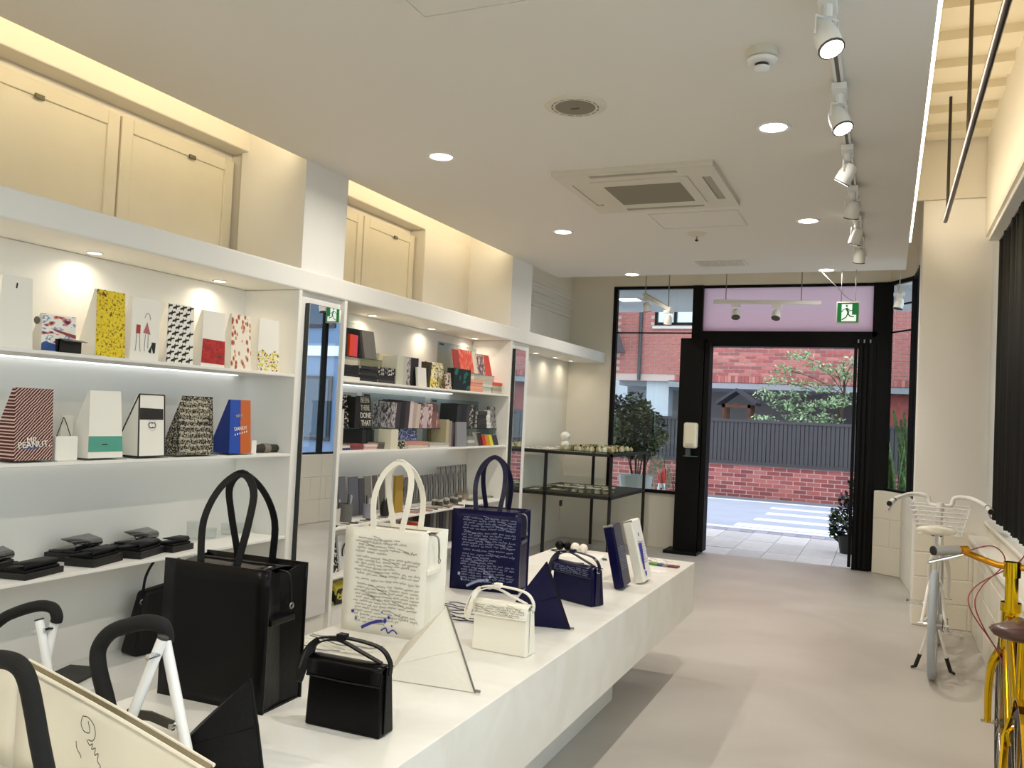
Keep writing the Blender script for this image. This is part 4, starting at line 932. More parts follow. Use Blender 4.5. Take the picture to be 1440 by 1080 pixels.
# middle shelf
r3 = riser('clear riser with black and white books on the middle book shelf', (478, 637), (531, 636), zb_, (500, 602), back=(500, 553), tagtxt=False)
facebook('black book densely speckled white', (479, 602), (497, 602), r3, (488, 555), PBW, x=-3.28, lean=0.15)
book('plain black book beside the big white title', (498, 602), (505, 602), r3, (500, 558), '15120f')
t, w_, h_, s_ = facebook('black book with big white title in four lines', (506, 602), (523, 602), r3, (507, 557), '15120f', x=-3.26, lean=0.12)
for i, s in enumerate(('BEEN', 'THERE', 'DONE', 'THAT')):
    text_mesh(s, h_ * 0.25, mat('title_white', 'ddd6c4', .6), t, (0, s_ * (0.87 - .24 * i) - 0.003, h_ * (0.87 - 0.24 * i)), (PI / 2 - 0.12, 0, 0), sx=0.86 if len(s) == 4 else 0.7)
book('tall white thin book against the side panel', (476, 637), (481, 637), zb_, (478, 576), 'd9d2c4', x=-3.2)
r4 = riser('clear riser with mauve and cream books on the middle book shelf', (538, 634), (624, 633), zb_, (580, 602), back=(560, 556))
for (a, b, tp, c, lab) in ((549, 555, 566, PGRY, 'grey collage book'), (555, 561, 565, '3a3036', 'dark plum book'), (561, 568, 564, '1c181a', 'black book with violet edge'), (568, 574, 564, '3f3236', 'plum brown book'), (574, 579, 564, 'd9c9c0', 'cream striped book'), (579, 584, 566, 'b8a49c', 'rose grey book'), (584, 589, 568, 'cdbfae', 'sand coloured book'), (589, 594, 574, PPNK, 'pink collage book'), (594, 600, 572, 'c9b6bc', 'pale lilac book'), (600, 606, 568, PPNK, 'rose patterned book')):
    book(lab + ' on the middle riser', (a, 602), (b, 602), r4, ((a + b) / 2, tp), c, lean=0.05)
facebook('brown book with pale figures facing outwards', (605, 602), (618, 602), r4, (607, 567), ('brownfig', 25, [(0, '7a5650'), (0.55, '8f645c'), (0.66, 'd8b49c')], (2, 1, .5), 'NOISE'), x=-3.25, lean=0.15)
r5 = riser('clear riser with dark books at the far end of the middle book shelf', (632, 633), (697, 630), zb_, (680, 602), back=(640, 563))
for i, (a, b, tp, c, lab) in enumerate(((641, 646, 569, '2c2a2a', 'charcoal book'), (646, 651, 569, '161414', 'black ridged book'), (651, 655, 569, '201c1c', 'black thin book'), (655, 659, 569, '3b3834', 'grey brown book'), (659, 664, 569, PBW, 'black and white checked book'), (664, 667, 570, '1b1918', 'black narrow book'))):
    book(lab + ' on the far middle riser', (a, 602), (b, 602), r5, ((a + b) / 2, tp), c, lean=0.04)
stack('dark small book', (671, 602), (684, 602), r5, 4, (677, 578), ['2a2823', '35322c'], where='on the far middle riser')
facebook('white lined card pack', (681, 600), (690, 601), r5, (684, 577), ('linedcard', 40, [(0, 'c9c6ba'), (0.5, 'e6e3d8')], (0.2, 1, 2), 'NOISE'), x=-3.24, lean=0.1)
facebook('tall dark picture book', (690, 602), (700, 602), r5, (693, 572), PGRY, x=-3.27, lean=0.15)
stack('navy lettered book', (475, 637), (492, 636), zb_, 2, (483, 627), ['2c356a', 'd8d4cc'], where='by the mirror on the middle shelf')
stack('plum coloured book', (493, 636), (511, 635), zb_, 2, (500, 624), ['7a3a4a', '8a3f3c'], where='beside the navy pile')
stack('pink lettered book', (512, 635), (530, 634), zb_, 2, (520, 625), ['cfa7a0', 'e2c4bc'], where='beside the plum pile')
stack('brown grey book', (532, 634), (547, 633), zb_, 3, (540, 622), ['6e645e', '5a504c'], where='beside the cream standing book')
book('cream standing book with ink drawing', (549, 634), (559, 634), zb_, (553, 604), 'ddd6bd', x=-3.19)
facebook('small black and cream dotted notebook', (559, 634), (570, 634), zb_, (563, 620), ('dotted', 70, [(0, '15120f'), (0.5, '15120f'), (0.54, 'd9d0a8')], (1, 1, 1), 'NOISE'), x=-3.19, lean=0.1)
facebook('blue speckled book in the shade of the riser', (562, 626), (586, 625), zb_, (570, 603), PBLU, x=-3.32, lean=0.05)
for (a, b, c, lab) in ((509, 514, '3a3838', 'dark grey book'), (514, 518, '1c1b1b', 'black shiny book'), (518, 523, '2b2a2c', 'slate book'), (523, 528, '55534f', 'mid grey book'), (528, 532, '6a6762', 'light grey book')):
    book(lab + ' under the first middle riser', (a, 622), (b, 622), zb_, ((a + b) / 2, 604), c, x=-3.33)
stack('salmon covered book', (573, 634), (601, 633), zb_, 2, (585, 621), ['cdbfae', 'c98f7c'], x=-3.2, where='in front of the olive book')
stack('pale book', (605, 633), (631, 632), zb_, 2, (618, 623), ['d9d4c8', 'b9b4aa'], x=-3.19, where='beside the grey standing book')
facebook('olive brown book in the shade of the riser', (603, 622), (625, 621), zb_, (610, 603), '6b5f3e', x=-3.34, lean=0.05)
for (a, b, tp, c, lab) in ((626, 630, 590, 'b9ad8a', 'olive and cream book'), (630, 634, 592, '8f8a80', 'stone coloured book'), (634, 637, 594, '5d4448', 'maroon thin book'), (637, 641, 594, '1b1718', 'black standing book')):
    book(lab + ' beside the grey standing book', (a, 632), (b, 632), zb_, ((a + b) / 2, tp), c, x=-3.21)
facebook('tall plain grey book standing at the shelf edge', (642, 630), (656, 629), zb_, (642, 594), '8b8b8e', x=-3.185, lean=0.05)
stack('striped grey notebook', (657, 629), (667, 629), zb_, 3, (661, 614), ['8c8a84', 'c9c6bd'], x=-3.2, where='beside the colour notebooks')
for i, (a, c, lab) in enumerate(((668, '8a8878', 'sage green notebook'), (673, '231f20', 'black leaning notebook'), (677, 'c2311f', 'red leaning notebook'), (683, 'd07a1e', 'orange leaning notebook'), (688, 'd9cf2f', 'yellow leaning notebook'), (694, '2a2730', 'dark violet leaning notebook'))):
    t, w_, h_, s_ = facebook(lab + ' in the colour row', (a, 629), (a + 7, 629), zb_, (a, 609 + (0 if i < 2 else 3)), c, x=-3.21, th=0.012, lean=0.3, name='notebook', cat='notebook')
# lower shelf: stationery
kk = ' on the low book shelf'
for i, (a, b, tp, c, lab) in enumerate(((468, 475, 672, '8a8a90', 'grey hanging card pack'), (478, 488, 671, '77767c', 'slate hanging card pack'), (493, 506, 671, '6d6e78', 'blue grey card pack'), (507, 514, 673, '55545a', 'dark card pack'), (515, 524, 670, '8b867e', 'taupe card pack'), (527, 533, 669, '6f6a62', 'brown grey card pack'), (536, 543, 668, '7c776e', 'stone card pack'))):
    facebook(lab + ' standing behind the pen pots', (a, 709), (b, 708), zc_, ((a + b) / 2, tp), c, x=-3.42, th=0.01, lean=0.1, name='card_pack', cat='card pack')
for (x_, y_, r_, h_, c, lab) in ((486, 724, 0.045, 0.12, '6b6a64', 'dark grey pen pot by the mirror'), (517, 720, 0.035, 0.1, '8f8d98', 'lilac grey pen pot'), (470, 726, 0.04, 0.1, 'cfcac0', 'white pen pot at the mirror edge')):
    q = at((x_, y_), z=zc_); q.x = max(q.x, -3.38); y_w = at((x_, y_), x=-3.3).y
    t = thing('pen_pot', lab, 'pot', (-3.3, y_w, zc_)); MB().lathe([(0.001, 0.001), (r_ * .92, 0.001), (r_, h_), (r_ * .94, h_), (r_ * .86, 0.006), (0.001, 0.006)], seg=18).build('pot', mat('pot_' + c, c, .5), t, smooth=True)
    rr = random.Random(x_)
    for i in range(5):
        a = rr.random() * 6; MB().cyl((0.4 * r_ * math.cos(a), 0.4 * r_ * math.sin(a), 0.008), (0.8 * r_ * math.cos(a), 0.8 * r_ * math.sin(a), h_ + rr.uniform(.03, .06)), 0.004, 6).build('pen', mat('pen_%d' % (i % 3), ('1a1a1c', 'cfcfd2', '55606a')[i % 3], .4), t)
facebook('mustard and grey tall card by the card packs', (556, 702), (567, 700), zc_, (560, 669), 'a8862c', x=-3.3, th=0.02, lean=0.02, name='card_box', cat='box')
t = thing('owl_figure', 'small dark eared figurine among the stationery', 'figurine', (-3.27, at((541, 718), x=-3.27).y, zc_))
MB().lathe([(0.001, 0), (0.03, 0.002), (0.036, 0.04), (0.03, 0.08), (0.024, 0.105), (0.001, 0.115)], seg=14).build('body', M_kp, t, smooth=True)
for s in (-1, 1): MB().cyl((0, s * 0.015, 0.1), (0, s * 0.02, 0.13), 0.008, 8, 0.001).build('ear', M_kp, t)
for i in range(7):
    a = 570 + i * 6.8; facebook('narrow grey brush pack in the shorter row', (a, 690 - i * .9), (a + 5.2, 690 - i * .9), zc_ + 0.02, (a, 672 - i * .9), ('brush%d' % (i % 2), 60, [(0, '4c4a48'), (0.5, '8a8680'), (0.6, 'bdb9b0')], (3, 1, .2), 'NOISE'), x=-3.44, th=0.008, lean=0.1, name='brush_pack', cat='pack', grp='shorter row of narrow packs')
for i in range(6):
    a = 618.5 + i * 7; facebook('narrow grey brush pack in the taller row', (a, 683 - i * .8), (a + 5, 683 - i * .8), zc_ + 0.02, (a, 657 - i * .7), ('brush%d' % (i % 2), 60, [(0, '4c4a48'), (0.5, '8a8680'), (0.6, 'bdb9b0')], (3, 1, .2), 'NOISE'), x=-3.44, th=0.008, lean=0.1, name='brush_pack', cat='pack', grp='taller row of narrow packs')
ledge = MB().box((-3.558, 5.25, zc_ + 0.001), (-3.42, 7.1, zc_ + 0.019)).build('step_riser', M_white); tag(ledge, 'low white step under the narrow grey packs', 'display stand')
for i, (x_, y_) in enumerate(((611, 706), (619, 703), (627, 705), (628, 701), (636, 704), (641, 700), (646, 702))):
    y_w = at((x_, y_), x=-3.33 + (i % 2) * .05).y; t = thing('ink_jar', 'small dark ink jar with pale lid', 'jar', (-3.33 + (i % 2) * .05, y_w, zc_), 0, 'ink jars on the low book shelf')
    MB().lathe([(0.001, 0.001), (0.022, 0.001), (0.024, 0.02), (0.022, 0.034), (0.016, 0.038)], seg=14).build('jar', mat('ink_jar', '4a473c', .2), t, smooth=True)
    MB().lathe([(0.018, 0.037), (0.02, 0.04), (0.02, 0.052), (0.001, 0.054)], seg=14).build('lid', mat('jar_lid', 'b9b3a4', .4), t, smooth=True)
q = at((651, 695), x=-3.4); o = MB().box((-0.035, -0.045, 0), (0.035, 0.045, 0.055)).build('kraft_box', mat('kraft', 'a3917a', .8), None, bevel=0.002); o.location = (-3.4, q.y, zc_ + .0005); tag(o, 'small kraft cardboard box at the back of the low shelf', 'box')
rr = random.Random(5)
for i in range(16):
    x_ = 575 + i * 4.2; y_w = at((x_, 716 - i * 1.4), x=-3.24).y; c = ('b98a7a', '8a8578', 'd0c8b8', '5a4a48')[i % 4]
    t = MB().cyl((-0.07, 0, 0.006), (0.07, 0, 0.006), 0.0055, 8).build('pencil', mat('pencil_' + c, c, .5)); t.location = (-3.24 + rr.uniform(-.02, .02), y_w, zc_ + .0005); t.rotation_euler = (0, 0, rr.uniform(-.3, .3)); tag(t, '%s pencil lying near the low shelf edge' % {'b98a7a': 'dusty pink', '8a8578': 'grey', 'd0c8b8': 'cream', '5a4a48': 'dark brown'}[c], 'pencil', 'pencils on the low shelf, ' + c)
for i in range(9):
    x_ = 470 + i * 9; y_w = at((x_, 744 - i * 2.2), x=-3.21).y; c = ('2a2826', 'cfc9bd', '77726a')[i % 3]
    o = MB().box((-0.03, -0.022, 0), (0.03, 0.022, 0.006)).build('eraser_card', mat('acard_' + c, c, .5)); o.location = (-3.215 + rr.uniform(-.015, .015), y_w, zc_ + .0005); o.rotation_euler = (0, 0, rr.uniform(-.5, .5)); tag(o, '%s small flat pack lying by the pen pots' % {'2a2826': 'black', 'cfc9bd': 'cream', '77726a': 'grey'}[c], 'pack', 'flat packs by the pen pots, ' + c)
for i in range(7):
    x_ = 662 + i * 7; y_w = at((x_, 700 - i * 1.2), x=-3.3).y
    o = MB().box((-0.03, -0.035, 0), (0.03, 0.035, 0.012)).build('sticker_tin', mat('tin_%d' % (i % 2), ('7d8a6a', 'b0a894')[i % 2], .4, .3)); o.location = (-3.3, y_w, zc_ + .0005); tag(o, '%s flat tin at the far end of the low shelf' % ('sage green' if i % 2 == 0 else 'beige'), 'tin', 'flat tins, %d' % (i % 2))
# bottom compartment
facebook('black book with big white capitals leaning low by the mirror', (461, 803), (477, 800), 0.41, (463, 757), PBW, x=-3.26, lean=0.2)
t, w_, h_, s_ = facebook('white board with black round copyright mark', (478, 800), (500, 795), 0.41, (476, 755), 'e0dfdc', x=-3.27, lean=0.15)
mb = MB(); c = Vector((w_ * 0.1, s_ * .5 - .004, h_ * .5)); ribbon(mb, arc(c, h_ * .32, 0, 2 * PI, 24), 0.016, (0, -1, 0)); ribbon(mb, arc(c, h_ * .15, R_(45), R_(315), 16), 0.022, (0, -1, 0)); mb.build('copyright_mark', M_kp, t)
low_sh = MB().box((-3.555, 4.535, 0.394), (XS - .006, 7.125, 0.409)).build('lower_shelf', M_white, u2, bevel=0.002)
t = thing('yellow_box', 'yellow and black patterned box on the plinth behind the white tote', 'box', (-3.24, at((478, 846), x=-3.24).y, 0.2), PI / 2)
MB().box((-0.05, 0, 0), (0.14, 0.12, 0.10)).build('carton', rampmat('print_yellowbox', lambda nt, tc: noise_print(nt, tc, 16, [(0, '1a1710'), (0.44, '1a1710'), (0.5, 'd2c64a'), (0.62, 'e6e0a0')]), .5), t, bevel=0.003)
MB().hexa([(-0.05, 0, 0.1), (0.14, 0, 0.1), (0.14, 0.12, 0.1), (-0.05, 0.12, 0.1)], [(-0.04, 0.04, 0.135), (0.14, 0.04, 0.135), (0.14, 0.08, 0.135), (-0.04, 0.08, 0.135)]).build('wrapped_top', mat('yellow_wrap', 'c9bd3e', .5), t)
for i in range(8):
    a = 604 + i * 4.5; book(('charcoal', 'grey', 'dark brown', 'black')[i % 4] + ' file standing low behind the totes', (a, 757 - i), (a + 3.6, 757 - i), 0.41, (a, 722 - i), ('3c3b3a', '77736c', '4a3f38', '1c1a1a')[i % 4], x=-3.3, grp='files standing low %d' % (i % 4))
book('orange red book standing low behind the white tote', (585, 760), (592, 758), 0.41, (588, 735), 'd2482a', x=-3.25)
# ================================================================ black frame table with small goods
t = thing('frame_table', 'open black metal frame table with two shelves by the front window', 'table', (-3.06, 9.02, 0))
M_fr = mat('frame_black', '15110e', 0.5)
X0, X1, Y0, Y1 = -0.53, 0.53, -0.66, 0.69
def fr(a, b, nm='frame_bar'): MB().box([a[i] - 0.0 for i in range(3)], b).build(nm, M_fr, t, bevel=0.002)
for (x, y) in ((-0.21, Y0), (X1 - .03, Y0), (X1 - .03, Y1 - .03), (-0.12, Y1 - .03)): fr((x, y, 0), (x + .03, y + .03, 1.12), 'leg')
for z in (1.10, 0.665):
    fr((X0, Y0, z), (X1, Y0 + .03, z + .03)); fr((X0, Y1 - .03, z), (X1, Y1, z + .03)); fr((X1 - .03, Y0, z), (X1, Y1, z + .03)); fr((X0, Y0, z), (X0 + .03, Y1, z + .03))
MB().box((X0 + .02, Y0 + .02, 1.122), (X1 - .01, Y1 - .01, 1.136)).build('glass_top', glass('table_glass', 'dfeae6'), t)
MB().box((X0 + .02, Y0 + .02, 0.672), (X1 - .01, Y1 - .01, 0.70)).build('lower_shelf', mat('shelf_dark', '3b352c', 0.5), t)
rr = random.Random(8); ox, oy = -3.06, 9.02
cols = ('e8e0cc', 'd8cdb0', 'b9a878', '8a6f3e', 'f2ecdf', 'cbb98c')
M_clear = glass('clear_film', 'f6f8f4')
for i in range(6):
    yy = -0.40 + 0.18 * i; t = thing('badge_tray', 'clear tray of small gold badges, %s on the glass' % ('nearest the mirror wall', 'second from the mirror wall', 'third from the mirror wall', 'third from the window', 'second from the window', 'nearest the window')[i], 'tray', (ox + 0.17, oy + yy, 1.137))
    MB().box((-0.30, -0.075, 0), (0.30, 0.075, 0.004)).box((-0.30, -0.075, 0), (0.30, -0.072, 0.05)).box((-0.30, 0.072, 0), (0.30, 0.075, 0.05)).build('tray', M_clear, t)
    for k in range(30):
        x, y = rr.uniform(-.28, .28), rr.uniform(-.06, .06); r = rr.uniform(.012, .022)
        MB().lathe([(0.001, 0.005), (r, 0.005), (r, 0.012 + rr.uniform(0, .03)), (r * .6, 0.018 + rr.uniform(.0, .03)), (0.001, 0.05)], (x, y, 0), 7).build('badge', mat('badge_' + cols[k % 6], cols[k % 6], .4), t)
for i in range(4):
    t = thing('sticker_sheet', 'flat cream sheet with small dark prints, %s on the glass top' % ('first from the pier', 'second from the pier', 'third from the pier', 'fourth from the pier')[i], 'sheet', (ox - 0.34, oy - 0.48 + i * 0.3, 1.137))
    MB().box((-0.13, -0.12, 0), (0.13, 0.12, 0.004)).build('sheet', M_paper, t)
    for k in range(7): MB().box((-0.1 + .03 * k, rr.uniform(-.09, .05), 0.004), (-0.08 + .03 * k, rr.uniform(-.02, .09), 0.007)).build('print', mat('pr_%d' % (k % 3), ('8a3f34', '4a463e', 'a08a5a')[k % 3], .5), t)
t = thing('round_figure', 'little white figure of two stacked balls on the frame table', 'figurine', (-3.28, 9.0, 1.137))
MB().ell((0, 0, 0.045), (0.05, 0.05, 0.047)).build('body', mat('porcelain', 'f2eee4', .25), t, smooth=True)
MB().ell((0, 0, 0.135), (0.058, 0.054, 0.052)).build('head', MATS['porcelain'], t, smooth=True)
for dx in (0.02, 0.05): MB().ell((dx, -0.04 + .02 * (dx > .03), 0.13), (0.006, 0.008, 0.008), 8, 6).build('eye', M_kp, t)
for i in range(14):
    x, y = -0.1 + 0.085 * (i % 7), -0.45 + 0.22 * (i // 7) + rr.uniform(-.04, .04)
    t = thing('bead_jar', 'small clear square jar of beads on the dark lower shelf', 'jar', (ox + x, oy + y, 0.701), rr.uniform(-.3, .3), 'bead jars on the lower shelf')
    MB().box((-.028, -.028, 0), (.028, .028, .05)).build('jar', glass('jar_glass', 'f0f4f0'), t, bevel=.003)
    MB().box((-.022, -.022, .004), (.022, .022, .03)).build('beads', mat('beads_%d' % (i % 3), ('b9a98a', '8d8a80', 'd8d0bc')[i % 3], .5), t)
    MB().box((-.03, -.03, .05), (.03, .03, .062)).build('lid', mat('jar_lid_pale', 'd9d2c2', .4), t, bevel=.002)
for i in range(12):
    x, y = rr.uniform(-.45, -.12), rr.uniform(-.5, .3)
    o = MB().box((-.035, -.05, 0), (.035, .05, .006)).build('card_pack', mat('cp_%d' % (i % 3), ('e6dfcb', 'cbbf9f', 'a3957a')[i % 3], .5)); o.location = (ox + x, oy + y, 0.701 + 0.007 * (i // 4)); o.rotation_euler = (0, 0, rr.uniform(-.8, .8)); tag(o, '%s flat pack lying loose on the dark lower shelf' % ('ivory', 'straw', 'tan')[i % 3], 'pack', 'flat packs on the lower shelf %d' % (i % 3))
t = thing('key_charm', 'black and silver charm hanging under the frame table shelf', 'charm', (-3.08, 8.40, 0.40))
MB().tube(spline([(0, 0, 0.262), (0.004, 0, 0.2), (-0.004, 0, 0.14), (0.0, 0, 0.06), (-0.02, 0, 0.0)], 4), 0.004, 6).build('chain', M_zip, t)
MB().box((-.014, -.01, .16), (.014, .01, .22)).build('clasp', M_kp, t, bevel=.003)
# hand dispenser on the door post
t = thing('hand_dispenser', 'white hand dispenser fixed to the black door post', 'dispenser', (-2.03, 9.70, 1.20))
MB().box((-0.075, -0.04, 0), (0.075, 0.08, 0.29)).build('case', mat('dispenser', 'ece4cc', .35), t, bevel=0.025, seg=3)
MB().box((-0.045, -0.046, 0.02), (0.045, -0.036, 0.06)).build('sensor_panel', mat('disp_grey', 'cfc8b4', .3), t, bevel=.006)
MB().box((-0.05, 0.0, -0.09), (-0.0, 0.08, 0.0)).build('bracket', mat('bracket_glass', '4b5653', .2), t)
MB().box((-0.06, -0.06, -0.095), (0.08, 0.08, -0.088)).build('drip_tray', mat('drip', '5d6a68', .3), t)
# exit sign
q0, q1 = at((1177, 424), y=8.30), at((1208, 456), y=8.30); cx, cz = (q0.x + q1.x) / 2, (q0.z + q1.z) / 2; S = q1.x - q0.x
t = thing('exit_sign', 'green and white running man exit sign hung from the ceiling edge', 'sign', (cx, 8.30, cz - S / 2))
MB().box((-S / 2, -0.02, 0), (S / 2, 0.02, S)).build('case', mat('sign_case', 'cfcabb', .4), t, bevel=.004)
G = S / 2 - 0.008
def sgn(nm, col, st):
    m = emit(nm, lin(col), st); m.node_tree.nodes['Principled BSDF'].inputs['Base Color'].default_value = (*lin(col), 1); return m
MB().box((-G, -0.0225, 0.008), (G, -0.02, S - 0.008)).build('green_face', sgn('sign_green', '0c7a3c', 0.35), t)
def SQ(u, v): return ((u - .5) * 2 * G, -0.0235, 0.008 + v * (S - .016))
M_sw = sgn('sign_white', 'e9f2ea', 0.7)
MB().poly([SQ(.2, .05), SQ(.2, .93), SQ(.70, .93), SQ(.70, .38), SQ(.9, .38), SQ(.9, .05)]).build('door_pictogram', M_sw, t)
mb = MB(); P_ = lambda u, v: (SQ(u, v)[0], -0.0245, SQ(u, v)[2])
mb.poly([P_(.44 + .055 * math.cos(a * PI / 6), .84 + .055 * math.sin(a * PI / 6)) for a in range(12)])
for st, w in ((((.42, .74), (.52, .52), (.50, .42)), .10), (((.46, .70), (.30, .66), (.20, .52)), .045), (((.50, .70), (.62, .58), (.76, .62)), .045), (((.50, .44), (.62, .30), (.80, .28)), .06), (((.50, .44), (.42, .26), (.22, .12)), .06)):
    ribbon(mb, [P_(*s) for s in st], w * 2 * G, (0, -1, 0))
mb.build('running_man', sgn('sign_green2', '0a6a34', 0.25), t)
for dx in (-0.06, 0.06):
    MB().cyl((dx, 0, S), (dx, 0, ZC - cz + S / 2 + 0.002), 0.004, 6).build('hanger_rod', M_zip, t)
MB().tube(spline([(0.05, 0, S + .005), (-0.02, 0, S + .05), (-0.1, 0, S + .14), (-0.25, 0, ZC - cz + S / 2)], 4), 0.003, 5).build('cable', M_zip, t)
# hanging spotlight bars near the window
def spot(parent, loc, aim, m=M_wmetal, L=0.10, r=0.04, glow=None, arm=0.05, nm='spot_head'):
    """cylindrical spot: body, lens ring, lens and yoke under parent (coordinates local to parent)"""
    loc = Vector(loc); aim = Vector(aim).normalized(); a = loc - aim * L / 2; b = loc + aim * L / 2
    h = MB().tube([a, a + aim * L * .15, a + aim * L * .5, b], [r * .55, r * .8, r, r], 14).build(nm, m, parent, smooth=True)
    MB().tube([b - aim * .003, b + aim * .003], r * 1.04, 14).build('lens_ring', mat('ring_dark', '4a463e', .5), h)
    if glow: MB().tube([b + aim * .0031, b + aim * .004], r * .9, 14).build('lens', glow, h)
    s = aim.cross(Vector((0, 0, 1)))
    if s.length < .1: s = Vector((1, 0, 0))
    s = s.normalized()
    MB().tube([loc + s * r * 1.15, loc + s * r * 1.1 + Vector((0, 0, arm)), loc - s * r * 1.1 + Vector((0, 0, arm)), loc - s * r * 1.15], .004, 6).build('yoke', m, parent)
def hangbar(label, pa, pb, y0, y1, rods, spots):
    A, B = at(pa, y=y0), at(pb, y=y1); mid = (A + B) / 2
    t = thing('spotlight_bar', label, 'lamp', mid); u = (B - A).normalized()
    MB().tube([A - mid, B - mid], 0, flat=(0.018, 0.02)).build('track', M_wmetal, t, bevel=.002)
    for f in rods:
        p = A.lerp(B, f) - mid; MB().cyl(tuple(p), (p.x, p.y, ZD - mid.z), .005, 6).build('hanger_rod', M_zip, t)
    for f, aim in spots:
        p = A.lerp(B, f) - mid; MB().box((p.x - .05, p.y - .015, p.z - .05), (p.x + .05, p.y + .015, p.z - .018)).build('driver_box', M_wmetal, t, bevel=.003)
        spot(t, p + Vector((0, 0, -0.12)), aim, arm=.07, r=.042, L=.1)
hangbar('white spotlight bar with two spots hung before the frosted transom', (1003, 424), (1155, 426), 8.9, 8.95, (.12, .82), ((.22, (0.1, -.5, -.9)), (.60, (-.1, -.5, -.9))))
hangbar('white spotlight bar hung diagonally before the left window', (906, 414), (944, 436), 9.3, 8.7, (.05, .9), ((.12, (0.1, .3, -.9)), (.9, (-.1, .2, -.9))))
hangbar('short spotlight bar hung before the narrow corner window', (1264, 402), (1266, 416), 8.9, 8.4, (.5,), ((.5, (-.2, -.1, -.95)),))
# ================================================================ ceiling fittings
CZ = ZC
def cz(p): return at(p, z=CZ)
# cassette air conditioner
a, b, c = cz((773.5, 240)), cz((1001.7, 223)), cz((1037, 285)); W = b.x - a.x
t = thing('air_conditioner', 'white four-way cassette air conditioner flush in the ceiling', 'air conditioner', ((a.x + b.x) / 2, (b.y + c.y) / 2, CZ)); H = W / 2
M_ac = mat('ac_white', 'dcd5c4', .45)
fm = MB()      # the frame leaves four real slots open round the panel
for s in (-1, 1):
    fm.box((-H, s * .425, -.03), (H, s * H, 0)); fm.box((s * .425, -.425, -.03), (s * H, .425, 0))
    for q in (-1, 1):
        fm.box((q * .26, s * .375, -.03), (q * .425, s * .425, 0)); fm.box((s * .375, q * .26, -.03), (s * .425, q * .375, 0))
fm.box((-.375, -.375, -.03), (.375, .375, 0)).build('frame', M_ac, t)
MB().box((-.30, -.30, -.037), (.30, .30, -.03)).build('panel', M_ac, t, bevel=.006)
MB().box((-.235, -.20, -.041), (.235, .235, -.036)).build('intake_grille', mat('ac_grille', '8f8675', .8, bump=.4, bscale=300), t, bevel=.002)
for (x0, x1, y0, y1) in ((-.26, .26, -.425, -.375), (-.26, .26, .375, .425), (-.425, -.375, -.26, .26), (.375, .425, -.26, .26)):
    MB().box((x0 + .004, y0 + .012, -.026), (x1 - .004, y1 - .014, -.020)).build('louvre', M_ac if x0 < -.3 else mat('ac_louvre', 'a89f8c', .5), t)
# access hatches
for (p, q, lab) in (((598, 22), (760, -40), 'square access hatch flush in the ceiling over the table'), ((905, 302), (1005, 320), 'square access hatch in the ceiling next to the air conditioner')):
    if q[1] < 0: A = cz(p); x0, y1, x1, y0 = A.x, A.y, A.x + .6, A.y - .6
    else: A = cz((905, 303)); B = cz((1005, 320)); x0, y0 = A.x + .05, A.y - .02; x1, y1 = x0 + .6, y0 + .45
    t = thing('access_hatch', lab, 'hatch', ((x0 + x1) / 2, (y0 + y1) / 2, CZ)); hx, hy = (x1 - x0) / 2, (y1 - y0) / 2
    MB().box((-hx, -hy, -.003), (hx, hy, 0)).build('door_panel', M_ceil, t)
    e = .012; g = .004; MB().box((-hx - e, -hy - e, -.005), (hx + e, -hy - g, 0)).box((-hx - e, hy + g, -.005), (hx + e, hy + e, 0)).box((-hx - e, -hy - g, -.005), (-hx - g, hy + g, 0)).box((hx + g, -hy - g, -.005), (hx + e, hy + g, 0)).build('edge_trim', M_ceil, t)
# speaker
q = cz((809, 148)); t = thing('ceiling_speaker', 'round ceiling speaker with grey mesh grille', 'speaker', q)
MB().lathe([(.095, -.012), (.12, -.012), (.145, -.006), (.148, 0), (.095, 0)], seg=32, closed=True).build('rim', M_ac, t, smooth=True)
MB().lathe([(.001, -.016), (.092, -.013), (.098, -.006)], seg=32).build('grille', mat('speaker_mesh', '8e8674', .7, bump=.5, bscale=400), t)
for k in range(16):
    a0 = 2 * PI * k / 16; mb = MB(); ribbon(mb, [(0.108 * math.cos(a0 + x * .1), 0.108 * math.sin(a0 + x * .1), -.0125) for x in (0, 1, 2, 3)], .007, (0, 0, 1)); mb.build('vent_slot', MATS['speaker_mesh'], t)
MB().box((-.02, -.004, -.0175), (.02, .004, -.0155)).build('badge', mat('badge_dark', '3a352c', .5), t)
# smoke detector
q = cz((1072, 70)); t = thing('smoke_detector', 'white round smoke detector under the ceiling', 'smoke detector', q)
MB().lathe([(.058, 0), (.058, -.03), (.052, -.034), (.001, -.034)], seg=24).build('base', M_ac, t, smooth=True)
MB().lathe([(.05, -.034), (.06, -.042), (.055, -.052), (.032, -.056), (.001, -.056)], seg=24).build('collar', M_wmetal, t, smooth=True)
MB().lathe([(.026, -.056), (.026, -.068), (.001, -.068)], seg=18).build('chamber', mat('chamber', '3b362c', .7), t)
MB().lathe([(.03, -.068), (.03, -.078), (.02, -.084), (.001, -.084)], seg=18).build('cap', M_wmetal, t, smooth=True)
